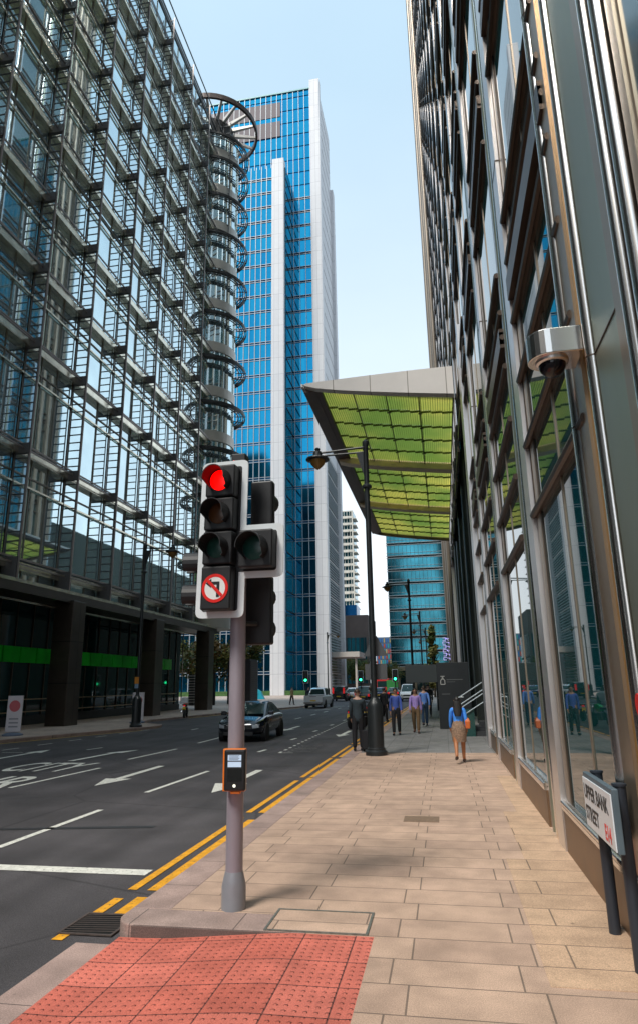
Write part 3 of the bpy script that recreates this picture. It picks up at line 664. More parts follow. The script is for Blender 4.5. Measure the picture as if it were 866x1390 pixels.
for x in (-14.2,-12.6,-8,-4,0,4): gt(MB()).box(x-.35,x+.35,189.6,190.6,0,5.4).build('podium_column',mat('tan stone beam'),GT)
gt(MB()).box(-14,8,191,192,0,5.4).build('lobby_glass',darkglass,GT)
# other distant buildings
def simple_building(name,label,x0,x1,y0,y1,h,body,band,fh,gap,bandmat,nvert=0,extra=None):
    t=thing(name,label,'building',((x0+x1)/2,y0,0)); T=Matrix.Translation((-(x0+x1)/2,-y0,0))
    a=MB(); a.T=T; a.box(x0,x1,y0,y1,0,h); a.build('wall',body,t)
    z=fh*.35
    while z<h-gap:
        a=MB(); a.T=T; a.mi=0; a.box(x0+.6,x1-.6,y0-.06,y0+.02,z,z+gap); a.box(x1-.02,x1+.06,y0+.6,y1-.6,z,z+gap)
        a.mi=1
        for k in range(1,nvert+1):
            x=x0+(x1-x0)*k/(nvert+1); a.box(x-.12,x+.12,y0-.14,y0-.06,z,z+gap)
        a.build('window_band',[band,bandmat],t); z+=fh
    if extra: extra(t,T)
    return t
pale=mat('pale render',(.60,.58,.52),.7,noise=.06,nscale=.5)
def balc(t,T):
    for i in range(24):
        a=MB(); a.T=T; a.box(-38.5,-36.9,300,308,3+i*3.3,3.3+i*3.3).box(-44,-40.5,299,300,3+i*3.3,4.0+i*3.3); a.build('balcony',mat('pale render'),t)
simple_building('apartment_tower','slim pale apartment tower with teal glazing and stacked balconies far down the road',-44,-38.5,300,312,83,pale,tealglass,3.3,2.1,pale,3,balc)
def blocks(t,T):
    a=MB(); a.T=T; a.box(-25.5,-21.6,171,178,19.4,22.2); a.build('blue_roof_block',mat('blue roof glass',(.01,.16,.42),.15,.7),t)
simple_building('office_building','brown framed teal glass office block with blue roof storey beyond the tower',-26.5,-18.6,170,190,19.4,mat('brown grey stone',(.16,.13,.12),.7,noise=.1,nscale=.5),mat('deep teal glass',(.01,.14,.18),.1,.7,noise=.4,nscale=.3),6.0,5.5,mat('dark mullion far',(.04,.06,.07),.6),6,blocks)
CB=thing('apartment_block','low block with a checkerboard of coloured panels beyond the far traffic','building',(-24,250,0))
a=MB(); a.T=Matrix.Translation((24,-250,0)); a.box(-30,-18,250.1,262,0,19).build('wall',mat('blue grey wall',(.10,.16,.24),.7),CB)
cols=[mat('red panel',(.45,.06,.04),.6),mat('blue panel',(.03,.16,.45),.6),mat('teal panel',(.02,.35,.38),.6),mat('tan panel',(.45,.33,.16),.6)]
for r in range(9):
    a=MB(); a.T=Matrix.Translation((24,-250,0))
    for k in range(16): a.mi=random.randrange(4); a.box(-29.8+k*.74,-29.35+k*.74,249.95,250.1,1+r*2,2.5+r*2)
    a.build('coloured_panels',cols,CB)
# unseen buildings added for their reflections in the shop windows and blue tower
simple_building('office_building','unseen low dark green block added beyond the steel tower, mirrored in the shop windows',7,30,68,185,23,mat('dark green wall',(.02,.035,.03),.6),mat('green black windows',(.01,.05,.045),.3),4,2.6,greyst,3)
for nm_,lab,x0,x1,h in (('office_building','unseen tall dark slab building added far behind the crossing, mirrored left in the tower',-175,-134,150),('office_building','unseen dark glass office block added behind the crossing, mirrored low in the blue tower',-132,-98,137),('office_building','unseen stepped dark office block added behind the crossing, mirrored in the tower recess',-97,-52,121),('office_building','unseen lower dark block added behind the crossing, mirrored in the tower pier side',14,60,95)):
    simple_building(nm_,lab,x0,x1,-130,-95,h,mat('dark stone',(.03,.035,.035),.7),mat('dull dark windows',(.008,.03,.03),.5),4,2.6,greyst,8)
#@@STREET
# ------------------------------------------------------------------ street furniture
# near traffic signal
TS=thing('traffic_signal','grey traffic signal with lit red light and no left turn disc, nearest the camera','traffic light',(-1.955,6.2,0))
MB().lathe([(.108,0),(.108,.18),(.095,.24),(.080,.30)],n=24).build('base_sleeve',mat('sleeve grey',(.27,.28,.31),.4,.2,noise=.08,nscale=6),TS,smooth=True)
MB().cyl((0,0,.28),(0,0,4.0),.077,.074,n=24).build('pole',greyp,TS,smooth=True)
hd=Matrix.Translation((-.10,-.20,2.60))@Matrix.Rotation(R(-7),4,'Z')@Matrix.Rotation(R(1.2),4,'Y')
def H(m): m.T=hd; return m
def rrect(x0,x1,z0,z1,r,n=4):
    p=[]
    for cx_,cz_,a in ((x1-r,z0+r,-90),(x1-r,z1-r,0),(x0+r,z1-r,90),(x0+r,z0+r,180)):
        for k in range(n+1): p.append((cx_+r*math.cos(R(a+90*k/n)),cz_+r*math.sin(R(a+90*k/n))))
    return p
def plate(m,p,y0,y1): m.ringloft([[(x,y0,z) for x,z in p],[(x,y1,z) for x,z in p]]); return m
# L shaped backing board with white border (outer white, inner black slightly proud)
Lo=[]; 
def lshape(d,r):
    pts=[(-.285+d,-.065+d),(.225-d,-.065+d),(.225-d,.31+d),(.615-d,.31+d),(.615-d,.835-d),(.225-d,.835-d),(.225-d,1.52-d),(-.285+d,1.52-d)]
    out_=[]; n=len(pts)
    for i in range(n):
        a,b,c=Vector(pts[i-1]),Vector(pts[i]),Vector(pts[(i+1)%n]); u=(a-b).normalized(); v=(c-b).normalized()
        cr_s=(b-a).x*(c-b).y-(b-a).y*(c-b).x
        if cr_s>0:
            for k in range(5):
                t=k/4; out_.append(tuple(b+u*r*(1-t)**2+v*r*t**2))
        else: out_.append(tuple(b))
    return out_
plate(H(MB()),lshape(0,.07),.0,.012).build('backing_board',white_b,TS)
plate(H(MB()),lshape(.065,.03),-.004,.0).build('board_inner',blackm,TS)
def lamp(cxx,cz,lens,lit=None,par=None,T=None,s=1.0):
    m=MB(); m.T=T; w=.155*s
    m.box(cxx-w,cxx+w,-.13,-.006,cz-w*1.05,cz+w*1.05); hb=m.build('signal_housing',blackm,par); bevel(hb,.018,3)
    m=MB(); m.T=T; m.lathe([(.105*s,-.134),(.09*s,-.142),(.05*s,-.150),(.001,-.153)],(cxx,0,cz),n=24,axis='y'); m.build('lens',lens,par,smooth=True)
    m=MB(); m.T=T; rings=[]
    # hood: open tube cut away below
    A=[R(a) for a in range(-50,231,14)]
    for yy,rr in ((-.13,.122*s),(-.30,.118*s)):
        cut=1 if yy>-.2 else .93
        rings.append([(cxx+rr*math.cos(a),yy if math.sin(a)>-.2 or yy>-.2 else yy+.10,cz+rr*math.sin(a)) for a in A]+[(cxx+(rr-.008)*math.cos(a),yy if math.sin(a)>-.2 or yy>-.2 else yy+.10,cz+(rr-.008)*math.sin(a)) for a in A[::-1]])
    m.ringloft(rings); m.build('hood',blackm,par,smooth=False)
redon=mat('lit red lens',(.8,.02,.01),.3,emit=(1,.0,.0),estr=1.3)
ambo=mat('unlit amber lens',(.08,.03,.01),.25); grno=mat('unlit green lens',(.01,.05,.04),.25)
lamp(-.02,1.28,redon,par=TS,T=hd); lamp(-.02,.94,ambo,par=TS,T=hd); lamp(-.02,.60,grno,par=TS,T=hd); lamp(.375,.575,grno,par=TS,T=hd,s=1.12)
nb=bevel(H(MB()).box(-.175,.135,-.13,-.006,.0,.42).build('sign_housing',blackm,TS),.018,3)
def disc(m,r0,r1,y,c,n=32):
    a=[(c[0]+r1*math.cos(2*math.pi*k/n),y,c[1]+r1*math.sin(2*math.pi*k/n)) for k in range(n)]
    if r0==0: m.poly(a[::-1])
    else:
        b=[(c[0]+r0*math.cos(2*math.pi*k/n),y,c[1]+r0*math.sin(2*math.pi*k/n)) for k in range(n)]
        for k in range(n): m.poly([a[k],a[(k+1)%n],b[(k+1)%n],b[k]])
signw=mat('sign white',(.78,.78,.76),.4); signr=mat('sign red',(.72,.02,.015),.4); signk=mat('sign black',(.015,.015,.017),.5)
c0=(-.02,.205)
m=H(MB()); m.mi=0; disc(m,0,.115,-.1345,c0); m.mi=1; disc(m,.108,.138,-.136,c0)
m.mi=2
for pts in ([(.018,-.085),(.048,-.085),(.048,.02),(.018,.02)],[(.048,.02),(.048,.062),(-.038,.062),(-.038,.034),(.018,.034),(.018,.02)],[(-.098,.048),(-.038,.092),(-.038,.004)]):
    m.poly([(c0[0]+x,-.1375,c0[1]+z) for x,z in pts])
m.mi=1; q=.012
m.poly([(c0[0]-.085,-.139,c0[1]+.062),(c0[0]-.065,-.139,c0[1]+.085),(c0[0]+.085,-.139,c0[1]-.062),(c0[0]+.065,-.139,c0[1]-.085)])
m.build('no_left_turn_disc',[signw,signr,signk],TS)
def head_box(x,y,z,rz,sx=.16,n=2):
    T=Matrix.Translation((x,y,z))@Matrix.Rotation(R(rz),4,'Z')
    m=MB(); m.T=T; m.box(-sx,sx,-.12,.0,0,.33*n+.03); bevel(m.build('rear_signal_head',blackm,TS),.02,2)
    for k in range(n):
        m=MB(); m.T=T; A=[R(a) for a in range(-50,231,20)]
        m.ringloft([[(.115*math.cos(a),yy,.17+.33*k+.115*math.sin(a)) for a in A]+[(.105*math.cos(a),yy,.17+.33*k+.105*math.sin(a)) for a in A[::-1]] for yy in (-.12,-.28)]); m.build('rear_hood',blackm,TS)
head_box(-.30,.05,2.62,-82,n=2); head_box(.17,.20,3.0,178,.12,3); head_box(.14,.20,2.30,178,.14,2)
for p in ((0,0,3.2,.17,.16,3.2),(0,0,2.7,-.28,.05,2.7),(0,0,3.0,-.1,-.18,3.0),(0,0,2.5,.14,.16,2.5)): MB().cyl(p[:3],p[3:],.025,n=8).build('bracket_arm',blackm,TS)
bevel(MB().box(-.075,.075,-.09,.05,4.11,4.24).cyl((0,0,3.98),(0,0,4.12),.03,n=8).build('detector_camera',blackm,TS),.03,3)
m=MB(); disc(m,0,.014,-.0925,(-.045,4.15),12); m.build('detector_light',mat('small red light',(.8,.02,.01),.3,emit=(1,.02,.01),estr=4),TS)
# push button unit
PB_=thing('push_button_unit','black and orange pedestrian push button box strapped to the traffic signal pole','button box',(-1.915,6.095,1.165),R(4))
bevel(MB().box(-.098,.098,-.075,-.012,-.175,.175).build('front_cover',blackp,PB_),.015,3)
bevel(MB().box(-.115,.09,-.055,.02,-.18,.182).box(-.04,.05,-.06,-.01,-.20,-.18).build('orange_housing',mat('orange plastic',(.75,.18,.01),.4),PB_),.006,2)
m=MB(); m.mi=0; m.box(-.062,.062,-.079,-.076,.028,.132); m.mi=1
m.box(-.062,.062,-.081,-.079,.075,.083)
for k in range(4): m.box(-.050,.045-.01*(k%2),-.081,-.079,.124-k*.011,.127-k*.011)
m.build('instruction_screen',[mat('pale screen',(.45,.58,.72),.3,emit=(.45,.6,.8),estr=.25),signk],PB_)
m=MB(); m.box(-.065,.065,-.079,-.076,-.09,.012); m.build('indicator_window',mat('dark window',(.01,.012,.012),.15),PB_)
m=MB(); disc(m,0,.014,-.0785,(.0,-.130),16); m.build('push_button',mat('button light',(.7,.7,.6),.4,emit=(1,1,.85),estr=.6),PB_)
# street name sign
SS=thing('street_name_sign','white street nameplate reading UPPER BANK STREET E14 on two dark posts by the steel wall','street sign',(1.13,5.62,0))
slate=mat('slate blue sign frame',(.10,.14,.17),.5,.1,noise=.1,nscale=5)
for y in (-.32,.40): MB().cyl((.05,y,0),(.05,y,1.17),.045,n=16).cyl((.05,y,1.17),(.05,y,1.185),.052,n=16).build('post',mat('navy post',(.025,.032,.045),.45),SS,smooth=True)
bevel(MB().box(-.045,.0,-.50,.48,.755,1.17).build('backing_frame',slate,SS),.006,2)
bevel(MB().box(-.055,-.045,-.485,.465,.765,1.135).build('name_plate',mat('plate white',(.74,.78,.82),.35),SS),.004,2)
def TM(y,z): return Matrix(((0,0,-1,-.0565),(-1,0,0,y),(0,1,0,z),(0,0,0,1)))
text_mesh('UPPER BANK',.150,signk,'lettering',SS,TM(.43,.985),.0008,.93,bold=.003); text_mesh('STREET',.150,signk,'lettering',SS,TM(.43,.825),.0008,.93,bold=.003); text_mesh('E14',.150,signr,'lettering',SS,TM(-.20,.795),.0008,.85,bold=.003)
# cctv dome
CC=thing('cctv_camera','stainless steel housing with dark dome camera on the near steel column','security camera',(1.13,5.12,4.46))
m=MB(); prof=[(.17*math.cos(R(a)),.17*math.sin(R(a))) for a in range(90,271,15)]
pts=[(-.12+x*1.0,y) for x,y in prof]+[(.12,-.17),(.12,.17)]
m.prism(pts,-.02,.20); bevel(m.build('housing',steel_b,CC),.008,2)
m=MB().lathe([(.135,-.02),(.13,-.04),(.115,-.05)],(-.10,0,0),n=24); m.build('dome_ring',steel,CC,smooth=True)
m=MB().sphere((-.10,0,-.045),.11,20,(1,1,1)); m.build('dome',mat('smoked dome',(.01,.008,.012),.05),CC,smooth=True)
# street lamps
lampm=mat('black lamp paint',(.018,.022,.024),.4,.1,noise=.1,nscale=5); amberl=mat('amber lamp glass',(.22,.12,.03),.2)
def make_lamp():
    t=thing('street_lamp','x','street lamp')
    MB().lathe([(.30,0),(.30,.10),(.25,.14),(.25,.18),(.225,.2),(.225,1.25),(.21,1.33),(.17,1.40),(.11,1.48),(.10,1.52)],n=20).build('base_casing',lampm,t,smooth=True)
    MB().lathe([(.085,1.5),(.08,4.5),(.11,4.52),(.11,4.6),(.078,4.62),(.07,7.0),(.16,7.02),(.16,7.1),(.075,7.14),(.07,7.6),(.11,7.62),(.11,8.9),(.12,9.0),(.06,9.05)] if 0 else [(.085,1.5),(.08,6.9),(.075,7.55),(.15,7.58),(.15,7.64),(.08,7.7),(.08,8.9),(.10,8.94),(.10,9.05),(.03,9.12)],n=16).build('pole',lampm,t,smooth=True)
    m=MB().cyl((0,0,8.88),(-1.42,0,8.80),.035,n=8).cyl((0,0,8.72),(-1.42,0,8.70),.03,n=8).cyl((-.1,0,8.7),(-.1,0,8.7+.01),.02,n=6); m.ringloft([[(0,-.03,8.7),(0,.03,8.7),(-.30,.03,8.70),(-.30,-.03,8.70)],[(0,-.03,8.0),(0,.03,8.0),(-.08,.03,8.0),(-.08,-.03,8.0)]]); m.build('arm',lampm,t)
    hd_=MB().lathe([(.04,8.98),(.09,8.94),(.06,8.88),(.13,8.84),(.15,8.72),(.22,8.68),(.36,8.62),(.37,8.58),(.30,8.56)],(-1.52,0,0),n=20).build('lantern_hood',lampm,t,smooth=True)
    MB().lathe([(.24,8.56),(.22,8.45),(.12,8.34),(.03,8.27)],(-1.52,0,0),n=16).build('lantern_glass',amberl,hd_,smooth=True)
    return t
l0=make_lamp(); l0.location=(-1.97,19.03,0); l0.scale=(1,1,1.02); l0['label']='black heritage street lamp nearest the camera, arm out over the road beneath the canopy'; l0['group']='street lamps'
def lampcopy(x,y,rz,lab,s=1):
    c=copy_tree(l0); c.location=(x,y,0); c.rotation_euler=(0,0,R(rz)); c['label']=lab; c['group']='street lamps'; c.scale=(s,s,s); return c
lampcopy(-2.1,46.5,0,'second black street lamp along the right pavement, beyond the walking men')
lampcopy(-2.1,68,0,'third black street lamp along the right pavement, just right of the white van')
lampcopy(-2.1,89,0,'fourth black street lamp on the right pavement, small against the teal glass building')
lampcopy(-2.1,112,0,'farthest black street lamp on the right pavement, in front of the teal building')
lampcopy(-15.3,31.9,180,'black street lamp on the opposite pavement in front of the ladder-fin building',1.03)
lampcopy(-15.9,92,180,'distant black street lamp in front of the white tower pier')
# man with things; panels on the lamp
sb=thing('traffic_sign','dark back of a triangular warning sign and plate fixed to the nearest street lamp','road sign',(-1.90,19.16,0))
m=MB().ringloft([[(-.36,.03,2.68),(.34,.03,2.68),(.04,.03,3.25),(-.06,.03,3.25)],[(-.36,.05,2.68),(.34,.05,2.68),(.04,.05,3.25),(-.06,.05,3.25)]]); m.build('triangle_back',mat('sign back grey',(.10,.105,.11),.5,.3),sb)
MB().box(-.33,.30,.03,.05,2.02,2.46).build('plate_back',mat('sign back grey'),sb)
# distant traffic lights
def sig(x,y,lab,h=3.4):
    t=thing('traffic_signal',lab,'traffic light',(x,y,0)); MB().cyl((0,0,0),(0,0,h),.07,n=8).build('pole',lampm,t)
    bevel(MB().box(-.32,.32,-.10,-.07,h-1.3,h+.05).build('backing_board',white_b,t),.05,3)
    MB().box(-.27,.27,-.16,-.10,h-1.25,h).build('signal_housing',blackm,t)
    m=MB().lathe([(.13,-.165),(.08,-.19),(.01,-.2)],(0,0,h-.98),n=14,axis='y'); m.build('green_lens',mat('lit green lens',(.02,.8,.3),.3,emit=(.02,1,.35),estr=5),t)
    for k in (0,1): MB().lathe([(.13,-.165),(.08,-.18),(.01,-.185)],(0,0,h-.62+.36*k),n=14,axis='y').build('dark_lens',blackp,t)
    return t
sig(-14.9,72,'green traffic signal beside the white tower pier left of the silver pickup')
sig(-9.6,78,'green traffic signal above the far queue of cars in mid road')
sig(-5.3,74,'green traffic signal just left of the white van on the far right kerb')
# ------------------------------------------------------------------ totem, stairs, far right details
MO=thing('information_totem','tall dark information totem with pale logo and a long side arm over the pavement','signboard',(.35,29.6,0))
darkt=mat('dark totem panel',(.022,.026,.028),.35,.1,noise=.12,nscale=2)
bevel(MB().box(-.66,.70,0,.28,0,2.76).build('panel',darkt,MO),.01)
bevel(MB().box(-2.02,-.66,.03,.25,1.93,2.68).build('side_arm',mat('grey totem arm',(.05,.06,.06),.4,.2),MO),.01)
m=MB(); 
def bar2(m,x0,z0,x1,z1,t=.016,y=-.004):
    d=Vector((x1-x0,z1-z0)).normalized(); q=Vector((-d.y,d.x))*t; m.poly([(x0+q.x,y,z0+q.y),(x0-q.x,y,z0-q.y),(x1-q.x,y,z1-q.y),(x1+q.x,y,z1+q.y)])
for a in ((-.52,1.84,-.34,1.84),(-.34,1.84,-.34,2.0),(-.34,2.0,-.39,2.06),(-.39,2.06,-.47,2.06),(-.47,2.06,-.52,2.0),(-.52,2.0,-.52,1.84),(-.47,2.06,-.39,2.18),(-.39,2.06,-.47,2.18),(-.52,2.18,-.34,2.18)): bar2(m,*a)
m.build('logo',mat('pale sign print',(.55,.55,.52),.5),MO)
m=MB(); m.poly([(-.26,-.004,2.02),(.42,-.004,2.02),(.42,-.004,2.05),(-.26,-.004,2.05)]).poly([(-.5,-.004,1.42),(-.15,-.004,1.42),(-.15,-.004,1.45),(-.5,-.004,1.45)]).poly([(-.26,-.004,1.93),(.1,-.004,1.93),(.1,-.004,1.95),(-.26,-.004,1.95)])
m.build('printed_lines',mat('dim sign print',(.14,.15,.15),.5),MO)
ST=thing('stair_balustrade','glass stair balustrade with bright sloping steel rails beside the totem','railing',(1.0,25.5,0))
MB().box(-.55,.0,0,.04,0,.95).build('glass_panel',mat('green balustrade glass',(.03,.10,.09),.1,.2),ST)
m=MB()
for z in (.75,1.05,1.18,1.45): m.cyl((-.55,-.04,z-.10),(.35,-.04,z+.45),.022,n=8)
m.cyl((-.55,-.04,0),(-.55,-.04,1.38),.025,n=8).cyl((-.55,-.04,1.38),(-.35,-.04,1.38),.02,n=8); m.build('rails',mat('bright rail',(.62,.66,.66),.25,.6),ST,smooth=True)
MB().box(-.2,.6,.1,1.6,0,.16).box(.0,.6,.4,1.6,.16,.32).box(.2,.6,.7,1.6,.32,.48).build('steps',mat('dark granite step',(.05,.052,.055),.5,noise=.1),ST)
po=thing('bollard_post','slim dark post standing on the grey pavement left of the totem','post',(-.55,49,0)); MB().cyl((0,0,0),(0,0,2.0),.07,n=10).cyl((0,0,2.0),(0,0,2.06),.09,n=10).build('shaft',lampm,po)
# vertical lettered sign
VS=thing('vertical_sign','small vertical sign of white and purple glyphs fixed on the far tan columns','sign',(.35,58,0))
MB().box(-.04,.04,-.0,.5,3.7,5.8).build('sign_bracket',mat('purple sign board',(.10,.06,.20),.5),VS)
m=MB(); random.seed(3)
for k in range(6):
    z=5.65-k*.33
    for (a,b,c,d) in (((-.30,.0,.0,.0)),((-.30,-.2,-.05,-.2)),((-.30,0,-.30,-.2) if k%2 else (-.05,0,-.05,-.2)),((0.0,-.05,.25,-.05)),((.22,-.05,.22,-.22) if k%3 else (.02,-.05,.2,-.22))): bar2(m,a,z+b,c,z+d,.03,-.02)
m.build('glyphs',mat('white violet glyphs',(.65,.6,.9),.5,emit=(.6,.55,1),estr=.4),VS)
# ------------------------------------------------------------------ trees
barkm=mat('bark',(.06,.045,.03),.9,noise=.3,nscale=8)
def leafmat(n,c): return mat(n,c,.7,noise=.45,nscale=1.2)
def tree(x,y,h,r,lab,lm,conical=False,seed=1,group=None):
    rnd=random.Random(seed); t=thing('tree',lab,'tree',(x,y,0),group=group)
    m=MB(); m.tube([(0,0,0),(.05,0,h*.3),(0,.05,h*.6),(0,0,h*.85)],[.16,.12,.08,.03],n=8)
    for k in range(7):
        a=rnd.uniform(0,6.28); z=h*rnd.uniform(.3,.6); m.tube([(0,0,z),(r*.4*math.cos(a),r*.4*math.sin(a),z+h*.12),(r*.75*math.cos(a),r*.75*math.sin(a),z+h*.2)],[.07,.045,.015],n=6)
    m.build('trunk',barkm,t)
    m=MB(); cl=[]
    for k in range(60 if conical else 34):
        if conical: z=rnd.uniform(.15,.98); rr=r*(1-z)*1.05+.05; a=rnd.uniform(0,6.28); q=rr*math.sqrt(rnd.random()); cl.append((q*math.cos(a),q*math.sin(a),h*z,max(.15,.22*r)))
        else:
            u=Vector((rnd.gauss(0,1),rnd.gauss(0,1),rnd.gauss(0,.8))).normalized()*rnd.uniform(.35,1); cl.append((u.x*r,u.y*r,h*.66+u.z*h*.33,r*rnd.uniform(.22,.38)))
    for cx_,cy_,cz_,cr2 in cl:
        m.mi=rnd.randrange(len(lm))
        for k in range(130):
            p=Vector((cx_,cy_,cz_))+Vector((rnd.gauss(0,.5),rnd.gauss(0,.5),rnd.gauss(0,.45)))*cr2
            s=rnd.uniform(.12,.26); a=Vector((rnd.gauss(0,1),rnd.gauss(0,1),rnd.gauss(0,.6))).normalized(); b=a.orthogonal().normalized()
            m.poly([p-a*s,p-b*s*.6,p+a*s,p+b*s*.6])
    m.build('crown',lm,t)
LG=[leafmat('leaf olive',(.13,.12,.02)),leafmat('leaf green',(.06,.10,.02)),leafmat('leaf rust',(.20,.11,.02)),leafmat('leaf yellow',(.22,.19,.03))]
gr='street trees on the plaza'
tree(-27.6,78,8.2,3.0,'green and rust leaved tree left of the signal pole beside the dark vent kiosk',LG,seed=2,group=gr)
tree(-24.4,80,8.8,2.6,'yellow green tree right behind the dark vent kiosk',[LG[1],LG[3],LG[0]],seed=5,group=gr)
tree(-32.2,84,8.6,3.2,'leftmost tree on the plaza, half hidden behind the office columns',LG,seed=8,group=gr)
tree(-21.5,168,9,3.5,'dark green tree at the foot of the brown framed office block',[LG[1],LG[0]],seed=9)
tree(-1.4,95,9.8,1.5,'narrow conical tree standing in front of the teal glass building',[LG[1],LG[0]],True,seed=4)
tree(-14,176,7,3.0,'small round tree beyond the far traffic left of the glass building',[LG[1],LG[0]],seed=12)
# plaza objects
VK=thing('ventilation_kiosk','dark louvred kiosk with blue and white notice on the plaza behind the signal','kiosk',(-21.9,71,0))
m=MB(); m.mi=0; m.box(-1.6,1.0,0,3,0,4.6).box(-1.5,.9,.1,2.9,4.6,4.8)
m.mi=1
for k in range(22): m.box(1.0,1.06,.1,2.9,.25+k*.2,.33+k*.2)
m.build('louvred_body',[mat('black slate cladding',(.02,.02,.024),.4,noise=.3,nscale=3),mat('grey louvre',(.10,.08,.08),.5)],VK)
m=MB(); m.mi=0; m.box(-.55,-.05,-.04,.0,1.9,3.1); m.mi=1; m.box(-.55,-.05,-.05,-.04,2.75,3.1); m.build('notice',[signw,mat('notice blue',(.03,.12,.5),.5)],VK)
GS=thing('gate_screen','dark striped metal screen with white slats between the trees and the office columns','screen',(-25.8,68,0))
m=MB(); m.mi=0; m.box(-1.0,-.4,0,.3,0,3.2).box(.9,1.9,0,.3,0,3.3); m.mi=1
for k in range(11): m.box(-1.0,-.2,-.05,0,.3+k*.27,.38+k*.27); m.box(.95,1.3,-.05,0,.3+k*.27,.38+k*.27)
m.mi=2; m.box(-.2,.9,.2,.25,0,2.9); m.mi=3; m.box(-.1,.9,.0,.1,.4,.9)
m.build('screen_panel',[darkm,mat('pale slat',(.42,.40,.36),.5),darkglass,mat('pinkish barrier',(.45,.2,.17),.6)],GS)
SC=thing('sculpture','turquoise faceted sculpture on the plaza in front of the tower','sculpture',(-27.5,96,0)); 
m=MB().ringloft([[(-1.4,-.4,0),(1.4,-.4,0),(1.4,.6,0),(-1.4,.6,0)],[(-1.5,-.2,1.0),(.9,-.2,1.1),(.9,.4,1.1),(-1.5,.4,1.0)],[(-1.45,0,2.6),(-1.2,0,2.4),(-1.2,.2,2.4),(-1.45,.2,2.6)]]); m.build('faceted_body',mat('turquoise enamel',(.03,.42,.55),.3,noise=.3,nscale=1),SC)
# illuminated signs at the corner under the office block
def litsign(x,y,lab,glyph,wd=1.0):
    t=thing('illuminated_sign',lab,'sign',(x,y,0),R(8),'lit white signs on dark posts')
    MB().box(-.16,.16,-.1,.1,0,3.3).build('post',darkm,t)
    MB().box(-wd/2,wd/2,-.13,.13,3.3,4.75).box(-wd/2,wd/2,-.13,.13,2.95,3.2).build('light_box',mat('lit white box',(.8,.8,.75),.4,emit=(1,1,.92),estr=1.1),t)
    m=MB()
    if glyph=='o': disc(m,.0,.30,-.135,(0,4.05),20); m.build('blue_emblem',mat('emblem blue',(.02,.12,.5),.4),t)
    else:
        for a in ((.22,4.45,-.05,4.45),(-.05,4.45,-.05,4.1),(-.05,4.1,.22,4.05),(.22,4.05,.22,3.65),(.22,3.65,-.05,3.65)): bar2(m,*a,.05,-.135)
        m.build('emblem',signk,t)
litsign(-26.2,56.2,'lit white sign with blue round emblem, leftmost of the corner signs','o',1.0)
litsign(-24.9,55.9,'wide lit white sign with dark letter beside the blue emblem sign','s',1.35)
litsign(-22.2,58.8,'narrow lit white sign edge just right of the last office column','s',.6)
def aboard(x,y,lab):
    t=thing('pavement_sign',lab,'pavement sign',(x,y,0),R(10),'white poster stands outside the office block')
    MB().lathe([(.42,0),(.42,.06),(.25,.12),(.05,.14)],n=16).build('water_base',mat('blue grey base',(.12,.16,.24),.5),t)
    bevel(MB().box(-.33,.33,-.03,.03,.16,1.65).build('poster_board',mat('poster white',(.62,.58,.62),.5),t),.01)
    m=MB(); disc(m,0,.24,-.035,(0,1.22),18); m.build('red_roundel',mat('faded red print',(.55,.12,.14),.6),t)
    MB().box(-.2,.2,-.035,-.031,.5,.56).box(-.2,.2,-.035,-.031,.66,.72).box(-.2,.2,-.035,-.031,.34,.40).build('print_lines',mat('grey print',(.25,.25,.28),.6),t)
aboard(-18.3,26.4,'white poster stand with red roundel at the left edge of the picture')
aboard(-17.0,35.6,'white poster stand half hidden behind the street lamp on the far pavement')
bn=thing('lamp_notice','small orange and blue notice fixed to the street lamp across the road','notice',(-15.3,31.75,2.1)); MB().box(-.11,.11,-.02,.0,0,.33).build('orange_plate',mat('orange plate',(.6,.22,.02),.5),bn); MB().box(-.10,.10,-.02,.0,-.22,-.01).build('blue_plate',mat('pale blue plate',(.2,.3,.42),.5),bn)
